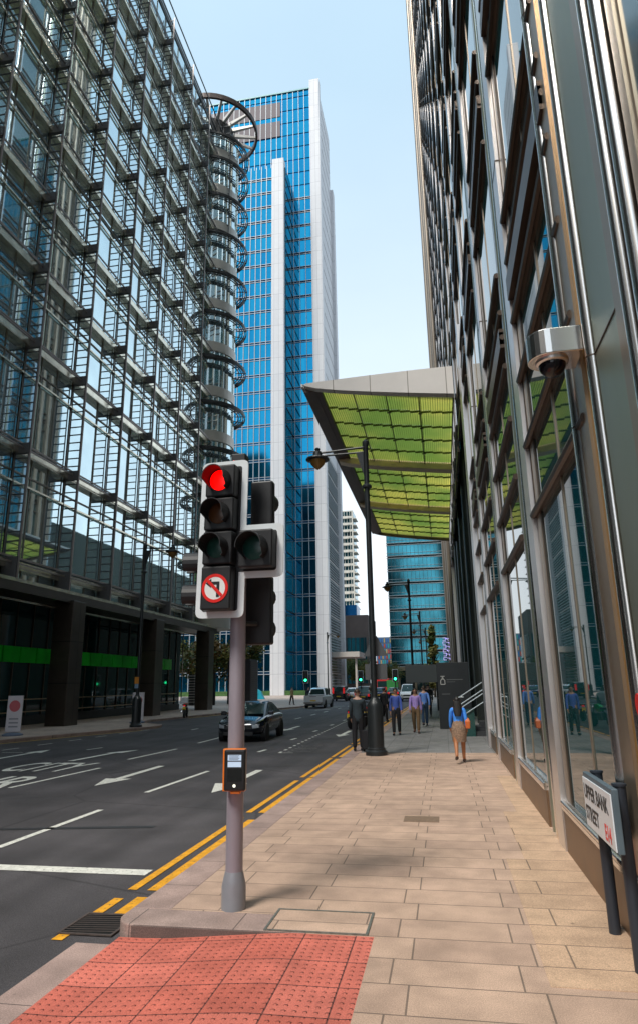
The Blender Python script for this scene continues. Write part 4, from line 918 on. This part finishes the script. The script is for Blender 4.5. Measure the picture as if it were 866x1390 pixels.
# ------------------------------------------------------------------ vehicles
tyre=mat('tyre rubber',(.012,.012,.013),.8); rim=mat('alloy rim',(.35,.36,.38),.3,.8); cglass=mat('car window glass',(.02,.05,.05),.05,.35); headl=mat('headlamp glass',(.55,.60,.66),.1,.5); taill=mat('tail lamp red',(.55,.01,.015),.25,emit=(1,.02,.02),estr=.25); trimb=mat('black trim',(.015,.015,.016),.5); ypl=mat('yellow plate',(.75,.50,.03),.5); wpl=mat('white plate',(.75,.77,.78),.5)
def interp(tab,y):
    for (a,b),(c,d) in zip(tab[:-1],tab[1:]):
        if a<=y<=c: return b+(d-b)*(y-a)/(c-a) if c>a else d
    return tab[-1][1]
def car(name,lab,cat,loc,rz,L,W,Hh,paint,belt,cab,wb,group=None,plate_rear=ypl,plate_front=wpl,tl=None,extra=None):
    """front at y=0 facing -Y, rear at y=L. belt: (y,z) table of the shoulder/bonnet line; cab: (screen base y, roof front y, roof rear y, rear base y)"""
    t=thing(name,lab,cat,loc,rz,group); hw=W/2
    def wid(y): 
        e=min(y,L-y); return hw*(1-.20*max(0,1-e/.45)**2.2-.02*max(0,1-e/1.2))
    m=MB(); st=[0,.06,.16,.35,.6,.9,1.2,1.6,2.0,2.5,3.0,3.4]; st=sorted(set([s for s in st if s<L-.7]+[L-.7,L-.45,L-.22,L-.08,L])); rings=[]
    for y in st:
        wv=wid(y); e=min(y,L-y); zbm=.24+.14*max(0,1-e/.35); zt_=interp(belt,y); zt_-=.10*max(0,1-e/.12)
        half=[(0,zbm),(wv*.80,zbm),(wv*.95,zbm+.06),(wv*.985,zbm+.20),(wv,(zbm+zt_)*.52),(wv*.985,zt_-.12),(wv*.955,zt_-.05),(wv*.88,zt_),(wv*.5,zt_+.02),(0,zt_+.03)]
        rings.append([(x,y,z) for x,z in half]+[(-x,y,z) for x,z in half[::-1][1:-1]])
    m.ringloft(rings); body=m.build('body',paint,t,smooth=True)
    s=body.modifiers.new('smooth','SUBSURF'); s.levels=1; s.render_levels=1
    # cabin: pillars and roof as one shell, glass let into each side
    a,b,c,d=cab; zl=lambda y: interp(belt,y)-.03
    lo=hw*.87; hi=hw*.70
    m=MB(); rr=[]
    P_=[(a,zl(a),lo),(a+(b-a)*.5,zl(a)+(Hh-.07-zl(a))*.54,lo*.5+hi*.5),(b,Hh-.07,hi),(b+.12,Hh-.02,hi*.97),((b+c)/2,Hh,hi),(c-.1,Hh-.03,hi*.97),(c,Hh-.08,hi),(c+(d-c)*.5,zl(d)+(Hh-.08-zl(d))*.5,lo*.5+hi*.5),(d,zl(d),lo)]
    for y,z,wv in P_:
        rr.append([(-wv,y,min(zl(min(max(y,a),d)),z)-.02 if 0 else interp(belt,y)-.04),(-wv*1.0 if z<Hh*.8 else -wv,y,z-.03),(-wv*.85,y,z),(0,y,z+.02),(wv*.85,y,z),(wv,y,z-.03),(wv,y,interp(belt,y)-.04)])
    # use taper: bottom edge always at the belt width
    rr=[[(-lo,r[0][1],r[0][2])]+r[1:6]+[(lo,r[6][1],r[6][2])] for r in rr]
    m.ringloft(rr); cabm=m.build('cabin_shell',paint,t,smooth=True)
    def pane(nm,pts,off):
        n_=(Vector(pts[1])-Vector(pts[0])).cross(Vector(pts[2])-Vector(pts[0])).normalized()
        if n_.dot(Vector(off))<0: n_=-n_
        q=[Vector(p)+n_*.022 for p in pts]; q2=[Vector(p)+n_*.002 for p in pts]; mm=MB().ringloft([q2,q]); return mm.build(nm,cglass,t)
    za=zl(a); zd=zl(d)
    e=.10
    pane('windscreen',[(-lo*.90,a+.06,za+.09),(lo*.90,a+.06,za+.09),(hi*.86,b-.04,Hh-.10),(-hi*.86,b-.04,Hh-.10)],(0,-1,.5))
    pane('rear_window',[(-lo*.86,d-.05,zd+.12),(lo*.86,d-.05,zd+.12),(hi*.82,c+.04,Hh-.15),(-hi*.82,c+.04,Hh-.15)],(0,1,.3))
    mid=(b+c)/2+.05
    for sx in (-1,1):
        def sp(y,tz):  # point on the sloping side
            zz0=interp(belt,y)+.03; zz=zz0+(Hh-.14-zz0)*tz; f_=(zz-interp(belt,y)+.04)/(Hh-.03-interp(belt,y)+.04); return (sx*(lo+(hi-lo)*f_),y,zz)
        pane('side_window',[sp(a+.28*(b-a)+.12,.0),sp(mid-.04,0),sp(mid-.04,1),sp(b+.06,1)],(sx,0,.3))
        pane('side_window',[sp(mid+.04,0),sp(d-.25*(d-c)-.16,0),sp(c-.08,1),sp(mid+.04,1)],(sx,0,.3))
        bevel(MB().box(sx*hw*.93-.0,sx*(hw+.16),a+.20,a+.32,interp(belt,a+.3)+.0,interp(belt,a+.3)+.15).build('wing_mirror',paint,t),.03,2)
        m=MB().ringloft([[(sx*hw*.60,-.02,belt[0][1]-.20),(sx*hw*.84,.05,belt[0][1]-.18),(sx*hw*.84,.06,belt[0][1]-.06),(sx*hw*.60,-.01,belt[0][1]-.10)],[(sx*hw*.60,.25,belt[0][1]-.20),(sx*hw*.97,.42,belt[0][1]-.16),(sx*hw*.95,.45,belt[0][1]-.02),(sx*hw*.60,.25,belt[0][1]-.04)]]); m.build('headlight',headl,t,smooth=True)
        z0,z1=tl or (belt[-1][1]-.34,belt[-1][1]-.06)
        MB().box(min(sx*hw*.60,sx*hw*.82),max(sx*hw*.60,sx*hw*.82),L-.12,L+.015,z0,z1).build('tail_light',taill,t)
        for y in wb:
            wr=.315 if Hh<1.7 else .35
            wt=MB(); wt.lathe([(wr*.62,-.10),(wr*.96,-.10),(wr,-.07),(wr,.07),(wr*.96,.10),(wr*.62,.10)],(sx*(hw-.085),y,wr),n=22,axis='x'); w_=wt.build('wheel',tyre,t,smooth=True)
            r_=MB(); r_.lathe([(wr*.62,-.09),(wr*.60,.085),(wr*.2,.06),(.01,.07)] if sx>0 else [(wr*.62,.09),(wr*.60,-.085),(wr*.2,-.06),(.01,-.07)],(sx*(hw-.085),y,wr),n=16,axis='x'); r_.build('rim',rim,w_,smooth=True)
            m=MB(); m.ringloft([[(sx*(hw-.16),y+(wr+.07)*math.cos(R(k)),wr+(wr+.07)*math.sin(R(k))) for k in range(0,360,20)],[(sx*(hw+.004),y+(wr+.06)*math.cos(R(k)),wr+(wr+.06)*math.sin(R(k))) for k in range(0,360,20)]]); m.build('wheel_arch',trimb,t)
    zb_=belt[0][1]
    MB().box(-hw*.55,hw*.55,-.03,.06,zb_-.22,zb_-.09).build('grille',trimb,t); MB().box(-hw*.62,hw*.62,-.025,.08,.26,.38).build('air_intake',trimb,t)
    if plate_front: bevel(MB().box(-.26,.26,-.055,-.03,.44,.55).build('number_plate',plate_front,t),.005)
    if plate_rear: bevel(MB().box(-.26,.26,L+.005,L+.03,zb_-.30+.05,zb_-.19+.05).build('rear_plate',plate_rear,t),.005)
    MB().box(-hw*.75,hw*.75,L-.05,L+.035,.34,.46).build('bumper_strip',trimb,t)
    if extra: extra(t,hw)
    return t
ZV=-.12
pk=mat('black blue car paint',(.006,.010,.018),.12,.3,coat=.8); slv=mat('silver car paint',(.66,.68,.72),.28,.25,coat=.4); whc=mat('white car paint',(.72,.74,.76),.3,coat=.4); dkg=mat('dark car paint',(.02,.022,.025),.2,.3,coat=.5); dbl=mat('dark blue car paint',(.02,.04,.10),.2,.3,coat=.5); redp=mat('red bus paint',(.5,.02,.02),.35)
def chrome(t,hw):
    MB().box(-hw*.5,hw*.5,-.036,-.031,.60,.635).build('chrome_strip',mat('chrome',(.6,.6,.6),.15,1),t)
    m=MB(); m.lathe([(.055,-.05),(.05,-.062),(.01,-.064)],(0,0,.66),n=18,axis='y'); m.build('badge',mat('chrome'),t,smooth=True)
BT0=car('parked_car' if 0 else 'hatchback_car','glossy black blue three door car coming towards the camera behind the signal pole','car',(-7.62,24.4,ZV),R(1.5),4.25,1.80,1.42,pk,[(0,.70),(.3,.78),(1.0,.90),(1.6,.95),(3.2,.96),(4.25,.90)],(1.0,1.95,3.0,4.05),(.85,3.42),extra=chrome)
def bed(t,hw):
    MB().box(-hw*.90,hw*.90,-.0+5.17,5.22,.55,1.10).build('tailgate',slv,t); MB().box(-.3,.3,5.22,5.24,1.0,1.04).build('tailgate_handle',trimb,t)
    MB().box(-hw*.85,hw*.85,3.55,5.1,1.085,1.12).build('load_bed_cover',trimb,t)
    MB().box(-hw*.9,hw*.9,5.2,5.34,.42,.56).build('step_bumper',mat('chrome',()),t)
car('pickup_truck','silver double cab pickup seen from behind with yellow plate, driving away','pickup truck',(-11.45,64.1,ZV),R(180-1),5.2,1.84,1.78,slv,[(0,.86),(.3,.96),(1.2,1.06),(1.9,1.10),(3.5,1.10),(5.2,1.10)],(1.35,2.05,3.25,3.65),(.95,4.1),tl=(.72,1.06),extra=bed)
gq='queue of vehicles at the far lights'
car('people_carrier','dark people carrier with tall red rear lamps just beyond the silver pickup','car',(-13.0,87.2,ZV),R(180),4.7,1.9,1.85,dkg,[(0,.80),(.6,.98),(1.2,1.08),(2,1.10),(4.7,1.10)],(.75,1.55,4.35,4.66),(.95,3.75),gq,tl=(.95,1.65))
car('hatchback_car','white car between the dark people carrier and the black taxi','car',(-12.2,92,ZV),R(180),4.2,1.75,1.6,whc,[(0,.75),(.5,.88),(1.2,.98),(4.2,.98)],(.9,1.6,3.6,4.1),(.85,3.4),gq)
car('taxi_cab','black taxi cab seen from behind in the centre of the far road','taxi',(-9.35,82,ZV),R(180),4.55,1.85,1.80,dkg,[(0,.82),(.6,.95),(1.4,1.0),(4.55,.98)],(1.25,1.75,3.9,4.4),(.9,3.75),gq)
car('hatchback_car','dark blue car farther ahead and right of the black taxi','car',(-8.9,97,ZV),R(180),4.3,1.8,1.55,dbl,[(0,.75),(.5,.88),(1.2,.96),(4.3,.96)],(.9,1.6,3.6,4.1),(.85,3.4),gq)
car('hatchback_car','dark car farthest right in the far queue under the green skip','car',(-7.3,101,ZV),R(180),4.4,1.8,1.5,dkg,[(0,.75),(.5,.86),(1.2,.94),(4.4,.94)],(1.0,1.7,3.6,4.2),(.85,3.5),gq)
car('delivery_van','white van facing the camera behind the two walking men','van',(-4.35,79,ZV),R(0),4.6,1.85,1.95,whc,[(0,.85),(.4,1.02),(.9,1.15),(4.6,1.18)],(.65,1.5,4.45,4.57),(.85,3.7))
bus=thing('bus','small part of a red bus far down the road above the queue','bus',(-12.7,140,ZV)); 
bevel(MB().box(-1.25,1.25,0,10,.35,3.1).build('body',redp,bus),.12,3); MB().box(-1.1,1.1,-.03,.0,1.4,2.6).build('windscreen',cglass,bus)
for sx in (-1,1):
    for y in (2,8): MB().lathe([(.3,-.12),(.48,-.12),(.48,.12),(.3,.12)],(sx*1.1,y,.48),n=14,axis='x').build('wheel',tyre,bus)
    MB().box(sx*1.25-.02,sx*1.25+.02,.5,9.5,1.4,2.5).build('side_window',cglass,bus)
bx=thing('waste_skip','green ribbed container standing by the road beyond the queue','container',(-8.6,112,ZV)); m=MB().box(-.9,.9,0,3,.1,2.6)
for k in range(7): m.box(-.85+k*.27,-.77+k*.27,-.05,0,.2,2.5)
m.build('ribbed_body',mat('green container paint',(.03,.22,.05),.5),bx)
# motorcycles
def moto(name,lab,loc,rz,col,group=None,box=None):
    t=thing(name,lab,'motorcycle',loc,rz,group)
    for y in (0,1.38):
        w_=MB().lathe([(.20,-.05),(.29,-.055),(.315,-.03),(.315,.03),(.29,.055),(.20,.05)],(0,y,.315),n=24,axis='x').build('wheel',tyre,t,smooth=True)
        m=MB(); 
        for k in range(5): a=R(72*k); m.cyl((0,y,.315),(0,y+.21*math.cos(a),.315+.21*math.sin(a)),.014,n=5)
        m.build('spokes',rim,w_)
    m=MB().tube([(0,.0,.315),(.0,.12,.75),(0,.22,.98)],.03).tube([(0,.2,.85),(0,.5,.82),(0,.95,.62),(0,1.0,.35)],.035).tube([(0,1.0,.4),(0,1.38,.32)],.03); m.build('frame',trimb,t)
    m=MB().ringloft([[(x*s,y,z0+h*s2) for x,s2 in ((-.05,0),(-.12,.5),(-.08,1),(.08,1),(.12,.5),(.05,0))] for y,s,z0,h in ((.30,.7,.72,.22),(.45,1.1,.66,.34),(.70,1.0,.66,.28),(.85,.6,.70,.14))]); m.build('fuel_tank',col,t,smooth=True)
    bevel(MB().box(-.14,.14,.80,1.50,.76,.86).build('seat',trimb,t),.03); bevel(MB().box(-.16,.16,.50,.90,.30,.62).build('engine',mat('engine grey',(.10,.10,.11),.4,.6),t),.04)
    MB().tube([(-.36,.28,1.02),(-.15,.18,1.06),(.15,.18,1.06),(.36,.28,1.02)],.018).build('handlebar',trimb,t)
    MB().sphere((0,.06,.84),.10,12).build('headlight',headl,t,smooth=True); MB().box(-.06,.06,1.50,1.56,.72,.80).build('tail_light',taill,t)
    MB().box(-.10,.10,1.56,1.58,.50,.68).build('number_plate',ypl,t); MB().tube([(.16,.8,.35),(.18,1.4,.42)],.04).build('exhaust',mat('chrome'),t)
    if box: bevel(MB().box(-.22,.22,1.25,1.65,.92,1.28).build('top_box',box,t),.03)
    return t
moto('scooter','small motorcycle with white and orange top box parked at the far kerb',(-16.7,42.2,0),R(195),mat('orange tank',(.5,.12,.02),.4),None,whc)
gm='motorcycles parked by the kerb'
moto('motorcycle','dark motorcycle with yellow plate parked at the kerb just left of the blue shirted man',(-4.0,38.5,ZV),R(168),mat('maroon tank',(.25,.02,.02),.3),gm)
moto('motorcycle','green tanked motorcycle parked behind the nearest street lamp',(-3.95,33.0,ZV),R(160),mat('green tank',(.03,.35,.05),.3),gm)
moto('motorcycle','black motorcycle in the middle of the kerbside row, ridden by the red helmeted person',(-4.05,44.5,ZV),R(172),dkg,gm)
# ------------------------------------------------------------------ people
def skin_mesh(name,verts,edges,radii,root,m,sub=1):
    me=bpy.data.meshes.new(name); me.from_pydata([tuple(v) for v in verts],edges,[]); o=bpy.data.objects.new(name,me); COL.objects.link(o)
    sk=o.modifiers.new('skin','SKIN'); sk.use_smooth_shade=True
    for i,r in enumerate(radii): me.skin_vertices[0].data[i].radius=(r if isinstance(r,tuple) else (r,r)); me.skin_vertices[0].data[i].use_root=(i==root)
    ss=o.modifiers.new('sub','SUBSURF'); ss.levels=sub; ss.render_levels=sub
    bpy.context.view_layer.update()
    out_=bpy.data.meshes.new_from_object(o.evaluated_get(bpy.context.evaluated_depsgraph_get())); bpy.data.objects.remove(o)
    out_.materials.clear(); out_.materials.append(m)
    for p in out_.polygons: p.use_smooth=True
    out_.name=name; return out_
def person(lab,loc,rz,h,skin,hairm,top,bottom,shoe=None,legL=(8,6),legR=(-10,4),armL=(-14,12),armR=(14,10),skirt=False,jacket=False,long_hair=False,lean=0,helmet=None,sit=False,spread=.0,sleeve=True,tophem=.49):
    """faces -Y. leg=(hip swing deg forward, knee bend deg), arm=(swing forward, elbow bend)"""
    t=thing('person',lab,'person',loc,rz); S=h
    def leg(sx,hip,knee):
        p0=Vector((sx*.052,0,.50)); a=R(hip); k=p0+Vector((sx*.004+spread*sx,-math.sin(a)*.235,-math.cos(a)*.235)); b=a-R(knee); an=k+Vector((0,-math.sin(b)*.235,-math.cos(b)*.235)); 
        toe=an+Vector((sx*.01,-.085*math.cos(b*.6),-.022+.085*math.sin(b*.6)*.6)); return [p0,k,an,toe]
    def arm(sx,sw,el,out=.006):
        p0=Vector((sx*.098,.005,.792)); a=R(sw); e=p0+Vector((sx*(.018+out),-math.sin(a)*.165,-math.cos(a)*.165)); b=a+R(el); w_=e+Vector((sx*.002,-math.sin(b)*.145,-math.cos(b)*.145)); hn=w_+Vector((0,-math.sin(b)*.05,-math.cos(b)*.05)); return [p0,e,w_,hn]
    LL,LR=leg(-1,*legL),leg(1,*legR); AL,AR=arm(-1,*armL),arm(1,*armR)
    # bring the lowest foot to the ground
    lo_=min(LL[3].z,LR[3].z,LL[2].z-.03,LR[2].z-.03)-.018
    if sit: lo_=0
    sh=Vector((0,0,-lo_)); 
    le=R(lean)
    def up(p):
        q=Vector(p)
        if q.z>.52: d=q.z-.52; q=Vector((q.x,q.y-math.sin(le)*d,.52+math.cos(le)*d))
        return (q+sh)*S
    V_=[(0,0,.53),(0,.0,.62),(0,0,.74),(0,.005,.815),(0,.0,.855),(0,-.004,.885),(0,-.008,.925),(0,-.004,.965)]
    Rr=[(.078,.055),(.068,.05),(.088,.058),(.05,.04),(.030,.030),(.036,.045),(.043,.052),(.030,.036)]
    E_=[(i,i+1) for i in range(7)]
    n=8
    for ch,par,rs in ((LL,0,[.058,.038,.024,.020]),(LR,0,[.058,.038,.024,.020]),(AL,3,[.030,.023,.017,.017]),(AR,3,[.030,.023,.017,.017])):
        prev=par
        for p,r in zip(ch,rs): V_.append(tuple(p)); Rr.append((r,r)); E_.append((prev,n)); prev=n; n+=1
    body=skin_mesh('body',[up(p) for p in V_],E_,[(a*S,b*S) for a,b in Rr],0,skin)
    # fingers, thumb, nose and ears grown onto the same mesh
    bm=bmesh.new(); bm.from_mesh(body); mb=MB()
    for ch,sx in ((AL,-1),(AR,1)):
        w_,hn=ch[2],ch[3]; d=(hn-w_).normalized()
        for k in range(4):
            o_=Vector((0,(k-1.5)*.0095,0)); base=hn+o_; ln=(.040,.046,.043,.034)[k]
            q=base+d*ln*.55+Vector((-sx*.002,0,0)); r_=q+d*ln*.45+Vector((-sx*.010,-.004,0)); mb.tube([up(base-d*.01),up(q),up(r_)],[.0055*S,.0052*S,.004*S],n=6)
        th=hn-d*.02+Vector((-sx*.004,-.016,0)); mb.tube([up(th),up(th+d*.02+Vector((-sx*.004,-.014,0))),up(th+d*.04+Vector((-sx*.008,-.016,0)))],[.006*S,.0056*S,.0045*S],n=6)
    hz=.925
    mb.tube([up((0,-.056,hz+.004)),up((0,-.066,hz-.012)),up((0,-.056,hz-.016))],[.006*S,.009*S,.005*S],n=6)
    for sx in (-1,1): mb.tube([up((sx*.044,0,hz+.012)),up((sx*.050,.004,hz)),up((sx*.045,0,hz-.014))],[.006*S,.008*S,.005*S],n=6)
    me2=mb.mesh('x',skin,True); bm.from_mesh(me2); bm.to_mesh(body); bm.free(); bpy.data.meshes.remove(me2)
    for p in body.polygons: p.use_smooth=True; p.material_index=0
    link('body',body,t)
    if not helmet:
        m=MB()
        for sx in (-1,1): m.sphere(up((sx*.018,-.053,hz+.006)),.0065*S,8)
        m.build('eyes',mat('eye dark',(.02,.015,.012),.3),t)
        m=MB(); m.tube([up((-.016,-.0545,hz-.031)),up((0,-.058,hz-.032)),up((.016,-.0545,hz-.031))],.0035*S,n=5); m.build('mouth',mat('lip',(.25,.08,.07),.5),t)
        # hair cap
        m=MB(); rings=[]
        for j in range(0,7):
            th=R(4+j*15.5); ring=[]
            for k in range(20):
                ph=2*math.pi*k/20; front=max(0,-math.sin(ph)); tt=th*(1-.42*front)
                ring.append(up((.049*math.sin(tt)*math.cos(ph),.004+.058*math.sin(tt)*math.sin(ph),hz+.008+.060*math.cos(tt))))
            rings.append(ring)
        m.ringloft(rings); m.build('hair',hairm,t,smooth=True)
        if long_hair:
            m=MB(); rings=[]
            for z,wx,y0 in ((hz+.03,.046,.025),(hz-.02,.058,.04),(hz-.07,.066,.045),(.80,.07,.05),(.74,.062,.065),(.69,.045,.07)):
                rings.append([up((wx*math.cos(2*math.pi*k/14),y0+.022*math.sin(2*math.pi*k/14),z)) for k in range(14)])
            m.ringloft(rings); m.build('long_hair',hairm,t,smooth=True)
    else:
        m=MB(); m.sphere(up((0,0,hz+.015)),.078*S,16,(1,1.1,1)); m.build('helmet',helmet,t,smooth=True)
        m=MB(); c_=up((0,-.045,hz+.01)); m.sphere(c_,.055*S,12,(1,.8,.5)); m.build('visor',blackp,t,smooth=True)
    # top garment
    hem=(.44 if jacket else tophem)-.03
    g_=.010
    V2=[(0,0,hem),(0,0,max(.55,hem+.03)),(0,0,.64),(0,0,.74),(0,.003,.800),(0,.003,.835)]; R2=[(.092,.070),(.088,.066),(.080,.061),(.094,.066),(.062,.05),(.040,.038)]
    if jacket: R2=[(a*1.10,b*1.12) for a,b in R2]
    E2=[(i,i+1) for i in range(5)]; n=6
    for ch in (AL,AR):
        prev=4; pts=ch[:3] if sleeve else [ch[0],ch[0].lerp(ch[1],.6)]
        for k,p in enumerate(pts):
            r_=(.038,.030,.024)[k]*(1.12 if jacket else 1); V2.append(tuple(p)); R2.append((r_,r_)); E2.append((prev,n)); prev=n; n+=1
    link('jacket' if jacket else 'shirt',skin_mesh('top',[up(p) for p in V2],E2,[(a*S,b*S) for a,b in R2],0,top),t)
    if skirt:
        m=MB(); rings=[]
        for z,wx,wy in ((.62,.072,.056),(.57,.095,.074),(.50,.118,.092),(.40,.118,.092),(.30,.106,.086)): rings.append([up((wx*math.cos(2*math.pi*k/18),wy*math.sin(2*math.pi*k/18),z)) for k in range(18)])
        m.ringloft(rings); m.build('skirt',bottom,t,smooth=True)
    else:
        V3=[(0,0,.60),(0,0,.52)]; R3=[(.082,.060),(.084,.064)]; E3=[(0,1)]; n=2
        for ch in (LL,LR):
            prev=1
            for k,p in enumerate(ch[:3]):
                r_=(.064,.046,.036)[k]; q=p if k<2 else p+Vector((0,0,-.005)); V3.append(tuple(q)); R3.append((r_,r_)); E3.append((prev,n)); prev=n; n+=1
        link('trousers',skin_mesh('trousers',[up(p) for p in V3],E3,[(a*S,b*S) for a,b in R3],0,bottom),t)
    for ch in (LL,LR):
        an,to=ch[2],ch[3]; d=(to-an); d.z=0; d=d.normalized(); he=Vector((an.x,an.y,min(an.z-.018,to.z+.03)))-d*.022
        m=MB(); m.tube([up(he-d*.004+Vector((0,0,.0))),up(he+d*.03),up(to-d*.01+Vector((0,0,.004))),up(to+d*.028)],[.022*S,.026*S,.024*S,.012*S],n=10); m.build('shoe',shoe or blackp,t,smooth=True)
    return t
sk1=mat('skin tan',(.36,.19,.12),.5); sk2=mat('skin fair',(.50,.30,.22),.5); sk3=mat('skin warm',(.42,.17,.07),.5)
hb=mat('hair black',(.012,.010,.009),.5,noise=.3,nscale=60); hbr=mat('hair brown',(.045,.025,.015),.5)
blus=mat('royal blue shirt',(.06,.11,.42),.8,noise=.1,nscale=9); lavs=mat('lavender shirt',(.40,.28,.66),.8,noise=.08,nscale=9); lblu=mat('light blue shirt',(.14,.30,.75),.8,noise=.1,nscale=9)
navy=mat('slate suit cloth',(.030,.045,.055),.85,noise=.15,nscale=12); blk=mat('black trousers cloth',(.012,.012,.015),.85); khk=mat('brown khaki cloth',(.17,.105,.05),.85,noise=.1,nscale=10); jean=mat('dark blue denim',(.02,.05,.10),.85); crm=mat('mottled beige skirt cloth',(.26,.17,.115),.85,noise=.4,nscale=22)
neonb=mat('bright blue sleeves',(.06,.30,.95),.7,noise=.1,nscale=9)
wm=person('woman seen from behind in bright blue top, beige skirt and carrying an orange shoulder bag',(.27,17.3,0),R(180),1.56,sk3,hb,neonb,crm,shoe=mat('dark brown shoe',(.05,.025,.018),.5),legL=(9,2),legR=(-14,30),armL=(-4,20),armR=(16,8),skirt=True,long_hair=True,tophem=.58)
bg_=thing('shoulder_bag','orange leather shoulder bag hanging at the right hip of the woman in blue','bag',(.49,17.36,.92)); m=MB().ringloft([[(-.05,-.16,-.12),(.06,-.16,-.12),(.06,.16,-.10),(-.05,.16,-.10)],[(-.06,-.15,.05),(.07,-.15,.05),(.07,.13,.04),(-.06,.13,.04)],[(-.03,-.10,.13),(.04,-.10,.13),(.04,.08,.13),(-.03,.08,.13)]]); bevel(m.build('pouch',mat('orange leather',(.55,.12,.02),.45),bg_),.02); MB().tube([(0,-.1,.12),(-.06,-.06,.3),(-.10,.0,.40),(-.06,.05,.3),(0,.08,.12)],.010,n=6).build('strap',mat('orange leather'),bg_)
person('man in dark slate suit jacket standing at the kerb with his back to the camera',(-2.60,20.1,0),R(178),1.76,sk2,hbr,navy,blk,jacket=True,legL=(4,2),legR=(-4,2),armL=(18,70),armR=(4,20))
sc_=thing('suitcase','small black wheeled suitcase beside the man in the slate suit','suitcase',(-2.27,19.95,0)); bevel(MB().box(-.19,.19,-.13,.13,.07,.60).build('shell',blk,sc_),.03,3); MB().tube([(-.12,.1,.60),(-.12,.1,.98),(.12,.1,.98),(.12,.1,.60)],.012,n=6).build('handle',blackm,sc_); 
for sx in (-1,1): MB().lathe([(.02,-.02),(.045,-.02),(.045,.02),(.02,.02)],(sx*.15,.08,.045),n=12,axis='x').build('wheel',tyre,sc_)
person('man in royal blue shirt and black trousers walking towards the camera',(-1.90,26.1,0),R(0),1.74,sk1,hb,blus,blk,legL=(10,6),legR=(-9,8),armL=(-10,10),armR=(12,12))
person('man in lavender shirt and khaki trousers walking towards the camera',(-1.20,27.2,0),R(-4),1.72,sk1,hb,lavs,khk,legL=(-10,14),legR=(11,4),armL=(8,12),armR=(-12,10),shoe=mat('brown shoe',(.08,.03,.02),.4))
person('man in light blue shirt and jeans walking away behind the lavender shirted man',(-.99,31.6,0),R(188),1.78,sk2,hbr,lblu,jean,legL=(10,4),legR=(-12,16),armL=(-20,14),armR=(18,12))
person('person in black clothes walking away farther up the grey pavement',(-1.0,40,0),R(182),1.84,sk2,hb,blk,blk,jacket=True,legL=(10,6),legR=(-10,12),armL=(-16,14),armR=(20,14))
person('dark dressed person half hidden behind the slim post by the totem',(-.25,46.5,0),R(180),1.82,sk2,hb,blk,jean,jacket=True)
person('person in yellowish top walking across the plaza in front of the tower',(-15.2,66.5,0),R(150),1.75,sk2,hbr,mat('ochre top',(.30,.22,.10),.8),blk,legL=(14,6),legR=(-12,10))
person('person in a dark coat walking on the plaza right of the ochre topped walker',(-14.9,79,0),R(120),1.75,sk2,hbr,blk,mat('rust trousers',(.25,.10,.03),.8),jacket=True)
person('person in navy standing on the plaza edge beside the silver pickup',(-13.1,64.6,0),R(60),1.72,sk2,hb,mat('navy cloth',(.015,.02,.05),.85),blk,jacket=True)
person('motorcyclist in a red helmet and blue jacket sitting on a kerbside motorcycle',(-4.05,45.45,-.12),R(172),1.72,sk2,hb,mat('blue jacket',(.03,.12,.35),.7),blk,jacket=True,legL=(78,75),legR=(78,75),armL=(50,15),armR=(50,15),lean=18,helmet=mat('red helmet',(.5,.03,.03),.25),sit=True,spread=.06)
person('dark dressed person standing behind the parked motorcycles near the lamp',(-3.35,37.4,-.12),R(160),1.8,sk2,hb,blk,blk,jacket=True)
# red round sign on a white post at the wall, right edge
rs=thing('parking_notice','red and white notice fixed to the steel wall at the right edge of the picture','notice',(1.17,4.45,0)); MB().box(0,.05,-.06,.06,1.36,1.66).build('white_plate',signw,rs); m=MB(); m.ringloft([[(x,.06*math.cos(R(k)),1.75+.07*math.sin(R(k))) for k in range(0,360,20)] for x in (-.01,.05)]); m.build('red_disc',signr,rs)
